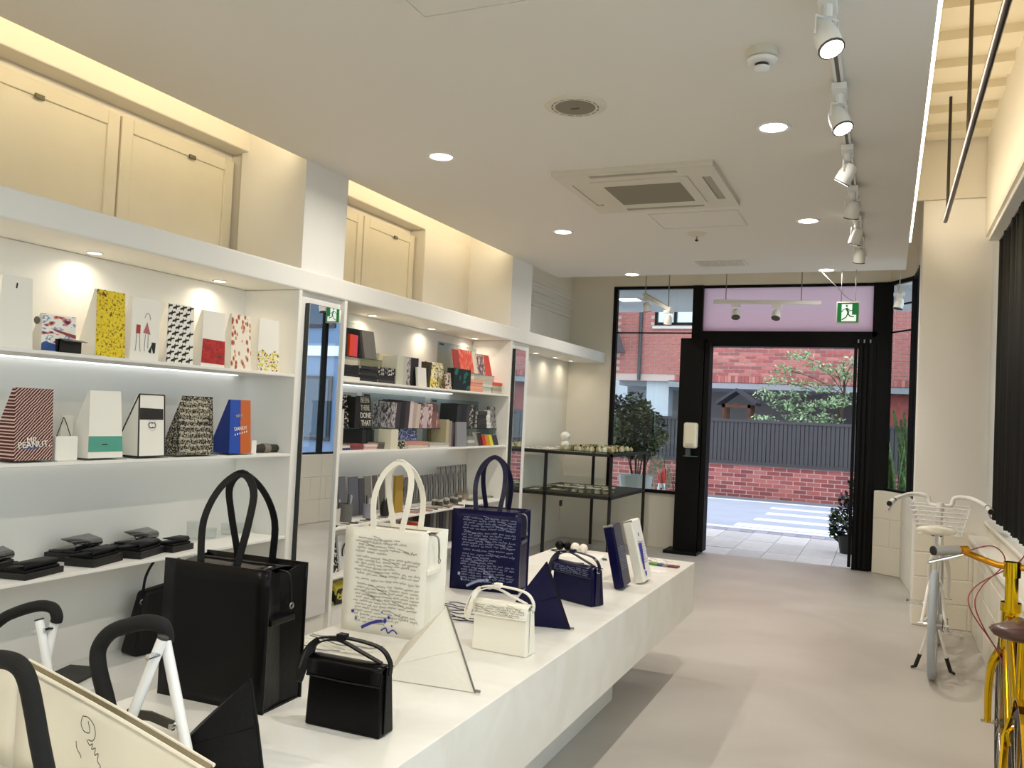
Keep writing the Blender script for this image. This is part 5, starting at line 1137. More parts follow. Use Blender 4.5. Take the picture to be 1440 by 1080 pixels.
# sprinkler and vent
q = cz((980, 328)); t = thing('sprinkler_head', 'small ceiling sprinkler head behind the air conditioner', 'sprinkler', q)
MB().lathe([(.075, 0), (.06, -.018), (.03, -.026), (.001, -.026)], seg=24).build('cover', M_ac, t, smooth=True)
MB().cyl((0, 0, -.026), (0, 0, -.05), .006, 8).build('stem', M_zip, t); MB().lathe([(.001, -.05), (.013, -.05), (.013, -.06), (.001, -.064)], seg=10).build('bulb', M_kp, t)
q = cz((1015, 370)); t = thing('air_vent', 'rectangular slatted air vent in the ceiling near the door', 'vent', q)
MB().box((-.22, -.13, -.006), (.22, -.11, 0)).box((-.22, .11, -.006), (.22, .13, 0)).box((-.22, -.11, -.006), (-.19, .11, 0)).box((.19, -.11, -.006), (.22, .11, 0)).build('vent_frame', M_ac, t)
MB().box((-.19, -.11, -.002), (.19, .11, 0)).build('duct', M_ac, t)
for k in range(18): MB().obox((-.18 + k * .0212, 0, -.004), (.008, .22, .006), Matrix.Rotation(R_(30), 3, 'Y')).build('slat', M_ac, t)
# spotlight track
A = cz((1166, 2)); xt = A.x
t = thing('light_track', 'thin white ceiling track that carries the spotlights', 'track', (xt, 5.2, CZ))
MB().box((-.018, -3.2, -.02), (.018, 2.5, 0)).build('rail', M_wmetal, t)
MB().box((-.007, -3.15, -.0215), (.007, 2.45, -.0195)).build('slot', mat('track_slot', '5d574b', .5), t)
M_sg = emit('spot_glow', NEUT, 10.0)
for i, (p, aim, lit, L, words) in enumerate((((1165, 50), (.30, -.30, -.85), 1, .12, 'above the smoke detector'), ((1177, 167), (.32, -.28, -.85), 1, .11, 'beside the bright downlight'), ((1188, 244), (-.5, .2, -.8), 0, .1, 'level with the air conditioner'), ((1198, 295), (-.15, .35, -.9), 0, .1, 'just past the air conditioner'), ((1202, 333), (-.3, .3, -.9), 0, .1, 'second from the door end'), ((1207, 360), (-.1, .35, -.95), 0, .1, 'at the door end'))):
    q = at(p, z=CZ - .15); t = thing('track_spotlight', 'white cylinder spotlight on the ceiling track, ' + words, 'spotlight', (xt, q.y, CZ))
    MB().box((-.03, -.075, -.048), (.03, .075, -.021)).build('adapter', M_wmetal, t, bevel=.004)
    MB().cyl((0, 0, -.048), (0, 0, -.09), .018, 10).build('stem', M_wmetal, t)
    spot(t, (0, 0, -.15), aim, L=L, r=.042, glow=M_sg, arm=.06)
    d = Vector(aim).normalized(); sl = bpy.data.lights.new('spot_lamp', 'SPOT'); sl.energy = 16; sl.spot_size = R_(70); sl.spot_blend = .6; sl.shadow_soft_size = .03; sl.color = NEUT
    so = bpy.data.objects.new('spot_lamp', sl); C.objects.link(so); so.location = Vector((xt, q.y, CZ - .15)) + d * (L / 2 + .02); so.rotation_euler = d.to_track_quat('-Z', 'Y').to_euler()
# hanging rail on the window side
t = thing('hanging_rail', 'long dark metal hanging rail on rods before the window wall', 'rail', (0.339, 4.5, 3.0))
MB().cyl((0, -4.0, 0), (0, 2.18, 0), .016, 12).build('rail', mat('rail_metal', '5a4f42', .3, .8), t, smooth=True)
for yy in (1.95, .35, -1.25): MB().cyl((0, yy, 0), (0, yy, ZD - 3.0), .010, 8).build('hanger_rod', mat('rod_dark', '2c241a', .5), t)
# black curtain with its rail and bead chain
t = thing('black_curtain', 'black pleated curtain hanging over the side window', 'curtain', (0.78, 5.5, 0.87))
rr = random.Random(4)
def CU(u, v):
    y = -1.9 + 3.8 * u; return (0.028 * math.sin(u * 3.8 / .105 * 2 * PI) + 0.012 * math.sin(u * 61), y, 2.12 * v)
MB().grid(CU, 300, 2).build('cloth', mat('curtain_black', '1a1918', .62, spec=.35), t, smooth=True, solid=.004)
MB().box((-.03, -1.92, 2.12), (.03, 1.92, 2.15)).build('curtain_rail', mat('rail_grey', '77777a', .4, .5), t)
t = thing('bead_chain', 'thin white bead chain hanging at the edge of the curtain', 'chain', (0.712, 7.40, 1.1))
MB().cyl((0, 0, 0), (0, 0, 1.9), .0018, 5).build('cord', M_wmetal, t)
for k in range(48): MB().ell((0, 0, .02 + k * .04), (.0045, .0045, .0045), 6, 4).build('bead', M_wmetal, t)
w3 = struct(MB().box((.95, YB, .83), (1.0, 7.44, .88)).box((.95, YB, 2.98), (1.0, 7.44, 3.03)).box((.95, 7.36, .88), (1.0, 7.44, 2.98)).box((.95, 4.5, .88), (1.0, 4.56, 2.98)).box((.95, 1.5, .88), (1.0, 1.56, 2.98)).box((.95, -1.5, .88), (1.0, -1.44, 2.98)).build('window_3', M_black))
MB().box((.97, YB, .88), (.975, 7.36, 2.98)).build('pane', M_glass, w3)
# ================================================================ bicycles
def bike(label, loc, rotz, mf, mt, mrim, msad, mbar, mgrip, r=.335, base=1.02, fender=False, basket=False, stand='centre', steer=0.0, cables=None, seat_h=.9, bar_h=1.02, barw=.3, bartype=0, tk=1.0, sw=1.0, hk=1.0, crank=0):
    t = thing('bicycle', label, 'bicycle', loc, rotz)
    rh, fh = Vector((0, 0, r)), Vector((0, base, r)); bb = Vector((0, .43, .29)); st = Vector((0, .27, .60)); hd = Vector((0, base - .20, r + .50)); hb = Vector((0, base - .155, r + .36))
    sm = mat('spoke', 'c9c9c6', .25, .9)
    spoke = MB().cyl((0, 0, .02), (0, 0, r - .03), .0011, 5).mesh('spoke', sm)
    hx, hy = math.cos(steer), math.sin(steer)
    for nm, c, sa in (('rear_wheel', rh, 0), ('front_wheel', fh, steer)):
        w = MB().tube([(0, (r - .022) * math.cos(2 * PI * k / 40), (r - .022) * math.sin(2 * PI * k / 40)) for k in range(40)], .023, 10, closed=True, upv=(1, 0, 0)).build(nm, mt, t, smooth=True)
        w.location = c; w.rotation_euler = (0, 0, sa)
        MB().tube([(0, (r - .046) * math.cos(2 * PI * k / 40), (r - .046) * math.sin(2 * PI * k / 40)) for k in range(40)], 0, flat=(.014, .008), closed=True, upv=(1, 0, 0)).build('rim', mrim, w, smooth=True)
        MB().tube([(-.055, 0, 0), (-.03, 0, 0), (-.029, 0, 0), (.029, 0, 0), (.03, 0, 0), (.055, 0, 0)], [.008, .008, .018, .018, .008, .008], 10).build('hub', M_chrome, w)
        for s in (-1, 1): MB().cyl((s * .052, 0, 0), (s * .085, 0, 0), .009, 8).build('axle_nut', M_chrome, w)
        for k in range(24):
            o = bpy.data.objects.new('spoke', spoke); C.objects.link(o); o.parent = w; o.rotation_euler = (2 * PI * k / 24, 0, 0); o.location = (.02 if k % 2 else -.02, 0, 0)
    tb = lambda nm, a, b, rr, m=mf, par=t: MB().cyl(tuple(a), tuple(b), rr, 12).build(nm, m, par, smooth=True)
    tb('seat_tube', bb, st, .017 * tk); tb('down_tube', bb, hb, .018 * tk); tb('top_tube', st + Vector((0, 0, -.03)), hd - Vector((0, 0, .03)), .016 * tk)
    tb('head_tube', hb - Vector((0, 0, .02)), hd, .024 * hk); tb('bottom_bracket', bb + Vector((-.04, 0, 0)), bb + Vector((.04, 0, 0)), .024)
    for s in (-1, 1):
        MB().tube([bb + Vector((s * .03, 0, 0)), bb + Vector((s * .045, -.12, .01)), rh + Vector((s * .065, 0, 0))], .010 * tk, 8).build('chain_stay', mf, t, smooth=True)
        MB().tube([st + Vector((s * .016, 0, -.02)), st + Vector((s * .04, -.06, -.08)), rh + Vector((s * .065, 0, 0))], .009 * tk, 8).build('seat_stay', mf, t, smooth=True)
    # fork turns with the handlebar
    fk = MB().cyl(tuple(hb - Vector((0, -.005, .02))), tuple(hb - Vector((0, -.012, .05))), .026, 12).build('fork_crown', mf, t, smooth=True)
    for s in (-1, 1):
        d = Vector((s * hx, s * hy, 0)); c = hb - Vector((0, -.012, .04))
        MB().tube(spline([c + d * .03, c + d * .055 + Vector((0, .02, -.06)), fh + d * .062 + Vector((0, -.04, .14)), fh + d * .06], 4), [(.014 - .004 * min(1, k / 12)) * tk for k in range(13)], 10).build('fork_blade', mf, fk, smooth=True)
    # saddle
    sp = Vector((0, .215, seat_h - .02)); tb('seat_post', st - Vector((0, 0, .05)), sp - Vector((0, 0, .04)), .0125, M_chrome if mf is not MATS.get('gold_metal') else mf)
    rings = []
    for (y, w_, hgt, zz) in ((-.125, .05, .020, .004), (-.11, .078, .032, .0), (-.06, .082, .036, -.002), (0, .06, .034, -.004), (.06, .03, .028, -.006), (.13, .02, .024, -.008), (.155, .012, .016, -.010)):
        rings.append([sp + Vector((w_ * sw * math.cos(a), y, zz + hgt * (math.sin(a) * .75 if math.sin(a) > 0 else math.sin(a) * .9))) for a in [2 * PI * k / 14 for k in range(14)]])
    sd = MB().ring_loft(rings).build('saddle', msad, t, smooth=True)
    for s in (-1, 1): MB().tube([sp + Vector((s * .045, -.1, -.02)), sp + Vector((s * .02, 0, -.045)), sp + Vector((s * .012, .12, -.02))], .004, 6).build('saddle_rail', M_kp, sd)
    # stem and handlebar
    hs = hd + Vector((0, -.02, 0)); top = Vector((0, hs.y, bar_h)); tb('stem', hs, top, .017 * hk, mf); tb('stem_clamp', top - Vector((0, 0, .04)), top + Vector((0, 0, .018)), .022 * hk, mf); tb('headset', hd - Vector((0, 0, .01)), hd + Vector((0, 0, .025)), .027 * hk, mf)
    rot = Matrix.Rotation(steer, 3, 'Z')
    if bartype == 0:   # upright bar that sweeps up, out and back
        P = [(-.30, -.32, .01), (-.28, -.16, .03), (-.19, .03, .06), (-.09, .06, .055), (-.065, .05, .0), (0, .04, -.005), (.065, .05, .0), (.09, .06, .055), (.19, .03, .06), (.28, -.16, .03), (.30, -.32, .01)]
    else:
        P = [(-.28, -.10, .045), (-.2, -.04, .05), (-.12, .02, .02), (-.05, .01, 0), (0, 0, 0), (.05, .01, 0), (.12, .02, .02), (.2, -.04, .05), (.28, -.10, .045)]
    P = [top + rot @ Vector(p) * (barw / .3) for p in P]; S = spline(P, 5)
    hbar = MB().tube(S, .0125 * (1.25 if basket else 1), 10).build('handlebar', mbar, t, smooth=True)
    for s in (0, -1):
        e = P[s]; d = (P[1] - P[0]).normalized() if s == 0 else (P[-2] - P[-1]).normalized()
        MB().tube([e - d * .005, e + d * .1], .019, 10).build('grip', mgrip, hbar, smooth=True); MB().tube([e - d * .012, e - d * .004], .018, 10).build('grip_end', M_kp, hbar)
        q = e + d * .12; MB().tube([q + Vector((0, .0, -.02)), q + Vector((0, .0, -.03)) - d * .06, q + Vector((0, 0, -.045)) - d * .15], .006, 8).build('brake_lever', M_chrome, hbar, smooth=True)
        MB().tube([q - d * .01, q + d * .02], .016, 10).build('lever_clamp', M_kp if not cables else mbar, hbar)
    # crank, chain ring, pedals
    cr = MB().lathe([(.001, -.003), (.085, -.003), (.09, 0), (.085, .003), (.001, .003)], (.05, bb.y, bb.z), 24, 'X').build('chain_ring', M_chrome, t)
    for s, a in ((1, R_(-40 + crank)), (-1, R_(140 + crank))):
        e = bb + Vector((s * .07, .165 * math.cos(a), .165 * math.sin(a))); MB().tube([bb + Vector((s * .065, 0, 0)), e], .009, 8).build('crank_arm', M_chrome, t)
        pd = MB().box((e.x + s * .01, e.y - .045, e.z - .008), (e.x + s * .03, e.y + .045, e.z + .008)).box((e.x + s * .085, e.y - .045, e.z - .008), (e.x + s * .1, e.y + .045, e.z + .008)).box((e.x + s * .01, e.y - .05, e.z - .006), (e.x + s * .1, e.y - .04, e.z + .006)).box((e.x + s * .01, e.y + .04, e.z - .006), (e.x + s * .1, e.y + .05, e.z + .006)).build('pedal', M_chrome, t)
    for s in (-.04, .085 * .9): pass
    MB().tube([(.05, bb.y, bb.z + .086), (.05, 0, r + .03)], .0035, 5).tube([(.05, bb.y, bb.z - .086), (.05, 0, r - .03)], .0035, 5).build('chain', mat('chain_metal', '7d7a72', .35, .8), t)
    MB().lathe([(.001, -.003), (.032, -.002), (.032, .002), (.001, .003)], (.05, 0, r), 16, 'X').build('sprocket', M_kp, t)
    if fender:
        for c, a0, a1 in ((rh, R_(5), R_(170)), (fh, R_(20), R_(150))):
            MB().tube(arc(c, r + .022, a0, a1, 20, (0, 1, 0)), 0, flat=(.024, .002), upv=(1, 0, 0)).build('fender', mf, t, smooth=True) if False else MB().tube([c + Vector((0, (r + .022) * math.cos(a0 + (a1 - a0) * i / 20), (r + .022) * math.sin(a0 + (a1 - a0) * i / 20))) for i in range(21)], 0, flat=(.003, .022), upv=(1, 0, 0)).build('fender', mf, t)
    # rear brake caliper
    bp = st + Vector((0, -.08, -.06))
    for s in (-1, 1): MB().tube(spline([bp + Vector((s * .005, 0, .03)), bp + Vector((s * .035, -.02, .01)), bp + Vector((s * .03, -.03, -.03))], 4), .006, 6).build('brake_caliper', mf, t, smooth=True)
    MB().cyl(tuple(bp + Vector((0, -.035, .02))), tuple(bp + Vector((0, -.01, .02))), .012, 10).build('caliper_bolt', M_kp, t)
    if stand == 'centre':
        for s in (-1, 1):
            f = MB().tube([Vector((s * .03, .14, .27)), Vector((s * .075, .16, .10))], .008, 8).build('stand_leg', M_tube, t, smooth=True)
            MB().tube([Vector((s * .075, .16, .10)), Vector((s * .1, .17, .018)), Vector((s * .125, .17, .008))], [.012, .012, .008], 8).build('stand_foot', M_kp, f, smooth=True)
    if basket:
        bt = MB(); y0, y1 = hs.y - .03, hs.y + .26; z0, z1 = bar_h - .20, bar_h - .015; fr_ = lambda k, zz: [Vector((-.14 - .05 * k, y0, zz)), Vector((.14 + .05 * k, y0, zz)), Vector((.13 + .05 * k, y1, zz)), Vector((-.13 - .05 * k, y1, zz))]
        bk = MB().tube(fr_(1, z1), .006, 6, closed=True, upv=(0, 0, 1)).build('basket_rim', M_tube, t)
        for k in range(6): MB().tube(fr_(k / 6, z0 + (z1 - z0) * k / 6), .005, 5, closed=True, upv=(0, 0, 1)).build('basket_wire', M_tube, bk)
        for i in range(9):
            f = -1 + 2 * i / 8
            for yy in (y0, y1): MB().tube([Vector((.14 * f, yy, z0)), Vector((.19 * f, yy, z1))], .0038, 5).build('basket_wire', M_tube, bk)
            MB().tube([Vector((.14 * f, y0, z0)), Vector((.13 * f, y1, z0))], .0038, 5).build('basket_wire', M_tube, bk)
        for s in (-1, 1):
            for i in range(6):
                yy = y0 + (y1 - y0) * i / 5; MB().tube([Vector((s * .137, yy, z0)), Vector((s * .187, yy, z1))], .0038, 5).build('basket_wire', M_tube, bk)
    if cables:
        for s, k in ((-1, 0), (1, 1)):
            e = P[1] if s < 0 else P[-2]
            MB().tube(spline([e + Vector((0, .02, -.02)), e + Vector((-s * .12, .08, .02)), top + Vector((s * .02, .10, .0)), top + Vector((-.10 - .02 * k, .06, -.10)), top + Vector((-.12 - .02 * k, .02, -.18)), hb + Vector((-.05, .0, -.02)), hb + Vector((-.02, -.05, -.08)) if k else hb + Vector((0, .04, -.06))], 6), .0025, 6).build('brake_cable', cables, t, smooth=True)
    return t
M_gold = mat('gold_metal', 'd9b21e', .14, 1.0)
bike('white bicycle with wire basket and pale tyres standing by the white pier', (0.300, 5.90, 0), R_(-4.5), mat('white_frame', 'f1efea', .25), mat('grey_tyre', 'a9b0b8', .6), mat('white_rim', 'e9e9e6', .3), mat('cream_saddle', 'efe9d8', .4), M_tube, M_tube, r=.328, base=1.0, basket=True, seat_h=.91, bar_h=1.0, tk=1.15, sw=1.45, hk=1.1)
bike('gold bicycle with brown saddle and red cables beside the window ledge', (0.412, 3.04, 0), R_(-3.6), M_gold, mat('brown_tyre', '2d231b', .6), mat('gold_rim', 'c9a53a', .2, 1.0), mat('brown_saddle', '4a2a22', .32, coat=.2), mat('orange_bar', 'c98a1c', .3, .7), mat('clear_grip', '8f877a', .35), r=.335, base=1.0, fender=True, stand=None, cables=mat('red_cable', '8f2a2e', .4), seat_h=.90, bar_h=1.0, barw=.285, bartype=1, tk=1.3, sw=1.2, hk=1.35, crank=150)
# ================================================================ outside
GZ = -0.05
rr = random.Random(77)
M_bricks = [mat('brick_%s' % c, c, .85, var=.10, vscale=8) for c in ('b9706a', 'ae625d', 'c27f76', 'a05a57', 'b5766d', '935c58')]
M_lowb = [mat('lowbrick_%s' % c, c, .85, var=.10, vscale=8) for c in ('8f4a44', '9c5650', '844440', 'a5605a', '7a3f3e')]
M_mort = mat('mortar', 'd2b8b0', .95)
road = struct(MB().box((-14, 13.3, -0.35), (9, 60, GZ - .01)).build('road', mat('asphalt', 'a3abb9', .8, var=.06, vscale=2)))
struct(MB().box((1.3, -12, -0.35), (14, YF + .02, GZ - .02)).build('side_street', mat('side_asphalt', '8f939a', .85, var=.05, vscale=2)))
pav = struct(MB().box((-14, YF + .02, -0.35), (9, 13.3, GZ - .03)).build('pavement', mat('paver_joint', '8d8a88', .95)))
M_pav = [mat('paver_%d' % i, c, .8, var=.08, vscale=9, bump=.2, bscale=60) for i, c in enumerate(('cfcbc8', 'c6c2c0', 'd6d3cf'))]
x = -3.6
pv = [MB().box((-.192, -.44, -.04), (.192, .44, 0)).mesh('paver', m) for m in M_pav]
sv = [MB().box((-.094, -.155, -.04), (.094, .155, 0)).mesh('sett', m) for m in (mat('sett_0', 'a3a2b0', .8, var=.08, vscale=9), mat('sett_1', '9797a6', .8, var=.08, vscale=9))]
for i in range(14):
    for j in range(3):
        o = bpy.data.objects.new('paver', pv[(i * 5 + j) % 3]); C.objects.link(o); o.parent = pav; o.location = (-3.45 + i * .39, YF + .48 + j * .89, GZ + .012 * (j == 0) * 0 + rr.uniform(-.002, .002))
for i in range(30):
    o = bpy.data.objects.new('sett', sv[i % 2]); C.objects.link(o); o.parent = pav; o.location = (-3.55 + i * .194, 12.87, GZ + rr.uniform(-.002, .002))
MB().box((-14, 13.04, -.2), (9, 13.28, GZ + .005)).build('kerb', mat('kerb', 'dfe2e6', .8), pav)
M_line = mat('road_paint', 'eef2f6', .7, var=.05)
for (y0, y1, x0) in ((13.45, 13.9, -2.1), (14.5, 14.85, -1.95), (15.6, 15.95, -1.9), (16.7, 17.0, -1.95)):
    MB().box((x0, y0, GZ - .012), (x0 + 4.2, y1, GZ - .006)).build('crossing_stripe', M_line, road)
MB().box((-14, 17.9, GZ - .012), (9, 18.05, GZ - .006)).build('edge_line', M_line, road)
MB().box((-14, 18.2, GZ - .02), (9, 18.36, GZ + .03)).build('gutter', mat('gutter', '77797c', .9), road)
# low brick wall and slatted fence across the street
bw = thing('brick_wall', 'low red brick garden wall across the street', 'wall', (-2.3, 18.45, GZ))
MB().box((-6.5, 0.012, 0), (5.5, .25, .69)).build('core', M_mort, bw)
bm_ = [MB().box((-.123, 0, 0), (.123, .1, .070)).mesh('brick', m) for m in M_lowb]
for r_ in range(8):
    for i in range(31):
        xx = -5.4 + i * .266 + (.133 if r_ % 2 else 0)
        o = bpy.data.objects.new('brick', rr.choice(bm_)); C.objects.link(o); o.parent = bw; o.location = (xx, rr.uniform(-.004, .003), .006 + r_ * .0855)
MB().box((-6.5, -.03, .69), (5.5, .28, .72)).build('coping', mat('coping_dark', '4b4444', .8), bw)
fn = thing('slat_fence', 'dark grey vertical slat fence on top of the brick garden wall', 'fence', (-2.3, 18.5, GZ + .72))
M_sl = mat('fence_grey', '3f3d3f', .7, var=.08)
sl = MB().box((-.034, -.012, 0), (.034, .012, .86)).mesh('slat', M_sl)
for i in range(96):
    o = bpy.data.objects.new('slat', sl); C.objects.link(o); o.parent = fn; o.location = (-5.4 + i * .084, 0, .03)
MB().box((-6.5, .014, 0), (5.5, .03, .9)).build('backing_panel', M_sl, fn)
MB().box((-6.5, -.03, .87), (5.5, .05, .93)).build('top_rail', M_sl, fn); MB().box((-6.5, -.03, 0), (5.5, .05, .05)).build('bottom_rail', M_sl, fn)
# brick building behind
B = thing('brick_building', 'red brick building with overhanging upper floor across the street', 'building', (-2.5, 21.4, 0))
MB().box((-4.0, .02, 2.5), (5.5, 6, 8.5)).build('core', M_mort, B)
MB().box((-4.0, .4, 2.38), (5.5, 5, 2.5)).build('soffit', mat('soffit_concrete', '9a9ca1', .8), B)
MB().box((-2.6, .02, 2.36), (5.5, .42, 2.52)).build('soffit_edge', MATS['soffit_concrete'], B)
MB().box((-4.0, 3.2, 0), (5.5, 3.4, 2.5)).build('carport_wall', mat('carport_wall', '85827f', .9), B)
MB().box((2.05, .3, 0), (5.5, .9, 2.5)).build('brick_pier', mat('pier_brick', 'a0564f', .85, var=.15, vscale=12), B)
MB().box((-3.2, .2, 0), (-2.62, .7, 2.5)).build('column', mat('column_white', 'c9d0d8', .7), B)
big = MB(); cnt = 0
row = 0; z = 2.68
bm2 = [MB().box((-.123, 0, 0), (.123, .1, .068)).mesh('brick', m) for m in M_bricks]
while z < 6.2:
    for i in range(34):
        xx = -3.9 + i * .266 + (.133 if row % 2 else 0)
        if -3.0 < xx < -1.9 and 3.85 < z < 4.75: continue
        if cnt < 300 and -2.0 < xx < 2.1 and z < 4.2:
            o = bpy.data.objects.new('brick', rr.choice(bm2)); C.objects.link(o); o.parent = B; o.location = (xx, rr.uniform(-.004, .002), z); cnt += 1
        else:
            j = rr.uniform(-.004, .002); big.box((xx - .123, j, z), (xx + .123, j + .1, z + .068))
    z += .084; row += 1
big.build('brickwork', M_bricks[0], B, kind='stuff')
sold = [MB().box((-.037, 0, 0), (.037, .1, .16)).mesh('soldier_brick', m) for m in M_bricks]
for i in range(84):
    o = bpy.data.objects.new('soldier_brick', rr.choice(sold)); C.objects.link(o); o.parent = B; o.location = (-2.4 + i * .083, rr.uniform(-.004, .002), 2.51)
w = MB().box((-3.0, -.04, 3.93), (-2.94, .06, 4.7)).box((-2.0, -.04, 3.93), (-1.94, .06, 4.7)).box((-3.0, -.04, 3.93), (-1.94, .06, 3.99)).box((-2.5, -.04, 3.93), (-2.45, .06, 4.7)).build('window', M_black, B)
for (a, b) in ((-2.94, -2.5), (-2.45, -2.0)):
    MB().box((a, .01, 3.99), (b, .02, 4.7)).build('pane', mat('dark_glass', '5d6a70', .1), w); MB().grid(lambda u, v: (a + (b - a) * (.06 + .88 * u), .005 - .004 * math.sin(u * 20), 4.0 + .7 * v), 24, 1).build('curtain', mat('curtain_white', 'e6ecee', .8), w)
MB().box((-3.05, -.07, 3.83), (-1.88, .02, 3.9)).build('window_sill', mat('sill_pale', 'd8c9c4', .7), B)
MB().cyl((-3.35, -.06, 2.5), (-3.35, -.06, 6), .045, 10).build('downpipe', mat('pipe_dark', '4a4a4e', .5), B)
MB().hexa([(-4.4, -.9, 3.2), (-3.75, -.9, 3.2), (-3.75, 0, 3.2), (-4.4, 0, 3.2)], [(-4.4, -.9, 4.7), (-4.3, -.9, 4.7), (-4.3, 0, 4.7), (-4.4, 0, 4.7)]).build('stair_canopy', mat('canopy_grey', '5d656c', .5), B)
# gabled timber shelter behind the fence
t = thing('timber_shelter', 'small dark timber gable shelter behind the fence', 'shelter', (at((1039, 560), y=20.4).x, 20.4, GZ)); M_tim = mat('dark_timber', '5f3f2c', .8, var=.2, vscale=10); M_rf = mat('shelter_roof', '3a3d44', .7)
for s in (-1, 1):
    for y in (-.3, .3): MB().box((s * .29 - .035, y - .04, 0), (s * .29 + .035, y + .04, 2.0)).build('post', M_tim, t)
    MB().hexa([(0, -.45, 2.30), (s * .44, -.45, 1.98), (s * .44, .45, 1.98), (0, .45, 2.30)], [(0, -.45, 2.37), (s * .46, -.45, 2.05), (s * .46, .45, 2.05), (0, .45, 2.37)]).build('roof_slope', M_rf, t)
MB().box((-.33, -.34, 1.92), (.33, -.26, 2.0)).build('beam', M_tim, t); MB().box((-.3, -.3, 1.55), (.3, .1, 1.62)).build('ledge', mat('ledge_pale', 'b9b0a4', .6), t)
# leaves
def leafy(mb, c, r, n, size, rnd, flat=.6):
    for i in range(n):
        v = Vector((rnd.gauss(0, 1), rnd.gauss(0, 1), rnd.gauss(0, 1))).normalized(); p = Vector(c) + Vector((v.x * r[0], v.y * r[1], v.z * r[2])) * (rnd.random() ** .4)
        a = Vector((rnd.gauss(0, 1), rnd.gauss(0, 1), rnd.gauss(0, flat))).normalized(); b = a.cross(Vector((rnd.gauss(0, .4), rnd.gauss(0, .4), 1))).normalized(); s = size * rnd.uniform(.6, 1.3)
        mb.poly([p - a * s, p - b * s * .45 + a * .1 * s, p + a * s, p + b * s * .45 + a * .1 * s])
def leafmat(nm, c1, c2):
    m = rampmat(nm, lambda nt, tc: noise_print(nt, tc, 14, [(0, c1), (.48, c2), (.6, c1)], detail=4), .55)
    m.node_tree.nodes['Principled BSDF'].inputs['Subsurface Weight'].default_value = 0
    return m
rnd = random.Random(31)
base = at((1183, 600), y=19.6); t = thing('maple_tree', 'slender pale green maple tree spreading over the fence', 'tree', (base.x, 19.6, GZ))
tr = MB().tube([(0, 0, 0), (.03, 0, .9), (-.02, 0, 1.7), (.04, 0, 2.4), (.0, 0, 3.0)], [.06, .05, .04, .025, .012], 8).build('trunk', mat('bark', '4a3d33', .9), t, smooth=True)
br = []; lf = MB(); lf2 = MB()
for (px_, py_) in ((1125, 500), (1105, 520), (1150, 515), (1175, 520), (1195, 530), (1095, 535), (1130, 540), (1160, 545), (1080, 555), (1100, 570), (1125, 575), (1150, 570), (1175, 565), (1190, 560), (1115, 590), (1140, 590), (1165, 590), (1200, 510), (1075, 590), (1118, 555)):
    q = at((px_, py_), y=19.5 + rnd.uniform(-.5, .5)); c = q - Vector((base.x, 19.6, GZ)); zz = max(.8, c.z - .5)
    MB().tube(spline([(0, 0, zz), (c.x * .5, c.y * .5, (zz + c.z) / 2 + .08), tuple(c)], 4), .008, 5).build('branch', MATS['bark'], tr)
    leafy(lf if rnd.random() < .6 else lf2, c, (.34, .3, .14), 110, .05, rnd)
lf.build('foliage', leafmat('leaf_pale', 'a9c498', '86a878'), t, kind='stuff'); lf2.build('foliage', leafmat('leaf_mid', '7fa086', 'b9cf9c'), t, kind='stuff')
# planted pots by the shop front
def pot_plant(label, loc, pr, ph, mpot, clusters, cols, size, name='potted_shrub', seed=1, flowers=None, stems=True):
    rnd = random.Random(seed); t = thing(name, label, 'plant', loc)
    MB().lathe([(.001, 0), (pr * .75, 0), (pr, ph), (pr * .92, ph), (pr * .88, ph - .03), (.001, ph - .03)], seg=20).build('pot', mpot, t, smooth=True)
    mb = [MB() for _ in cols]
    for i, (c, r, n) in enumerate(clusters):
        leafy(mb[i % len(cols)], c, r, n, size, rnd)
        if stems: MB().tube(spline([(0, 0, ph - .03), (c[0] * .4, c[1] * .4, (ph + c[2]) / 2), c], 4), .008, 5).build('stem', MATS['bark'], t)
    for k, m in enumerate(cols): mb[k].build('foliage', m, t, kind='stuff')
    if flowers:
        f = MB()
        for (c, r, n) in clusters[:flowers[1]]: leafy(f, c, (r[0] * 1.08, r[1] * 1.08, r[2] * 1.08), n // 5, size * .5, rnd)
        f.build('flowers', flowers[0], t, kind='stuff')
    return t
G1, G2, G3 = leafmat('leaf_dark', '2c3a24', '44552f'), leafmat('leaf_olive', '5d6a44', '8a9468'), leafmat('leaf_deep', '1d2a20', '33402c')
c0 = at((898, 600), y=10.85); L0 = Vector((c0.x, 10.85, GZ))
cl = []
for (px_, py_, rx, rz, n) in ((890, 575, .22, .2, 170), (870, 600, .2, .25, 170), (895, 610, .25, .25, 200), (915, 600, .18, .2, 140), (925, 618, .12, .1, 80), (880, 632, .22, .12, 120), (905, 635, .18, .1, 100), (905, 580, .15, .15, 90), (868, 570, .1, .12, 60)):
    q = at((px_, py_), y=10.85) - L0; cl.append((tuple(q), (rx * 1.1, .22, rz * 1.1), n * 2))
pot_plant('dense potted shrub with pale flower tips behind the front window', tuple(L0), .2, .55, mat('pot_grey', '5f605e', .7), cl, (G1, G2, G3), .05, seed=5, flowers=(mat('pale_petals', 'd9d6c4', .7), 9))
o = MB().lathe([(.19, 0), (.205, .05), (.2, .18), (.215, .3), (.19, .3), (.18, 0)], seg=16).build('paper_wrap', mat('wrap_paper', 'd6dade', .8), None, smooth=False); o.location = (at((893, 670), y=10.42).x, 10.45, .50); tag(o, 'crumpled white paper wrapped round a pot behind the glass', 'wrapping')
ws = MB().box((-.35, -.15, 0), (.35, .15, .55)).build('window_bench', mat('bench_grey', '8d8e8a', .8), None, bevel=.01); ws.location = (at((893, 700), y=10.42).x - .1, 10.42, GZ); tag(ws, 'low grey bench outside under the front window', 'bench')
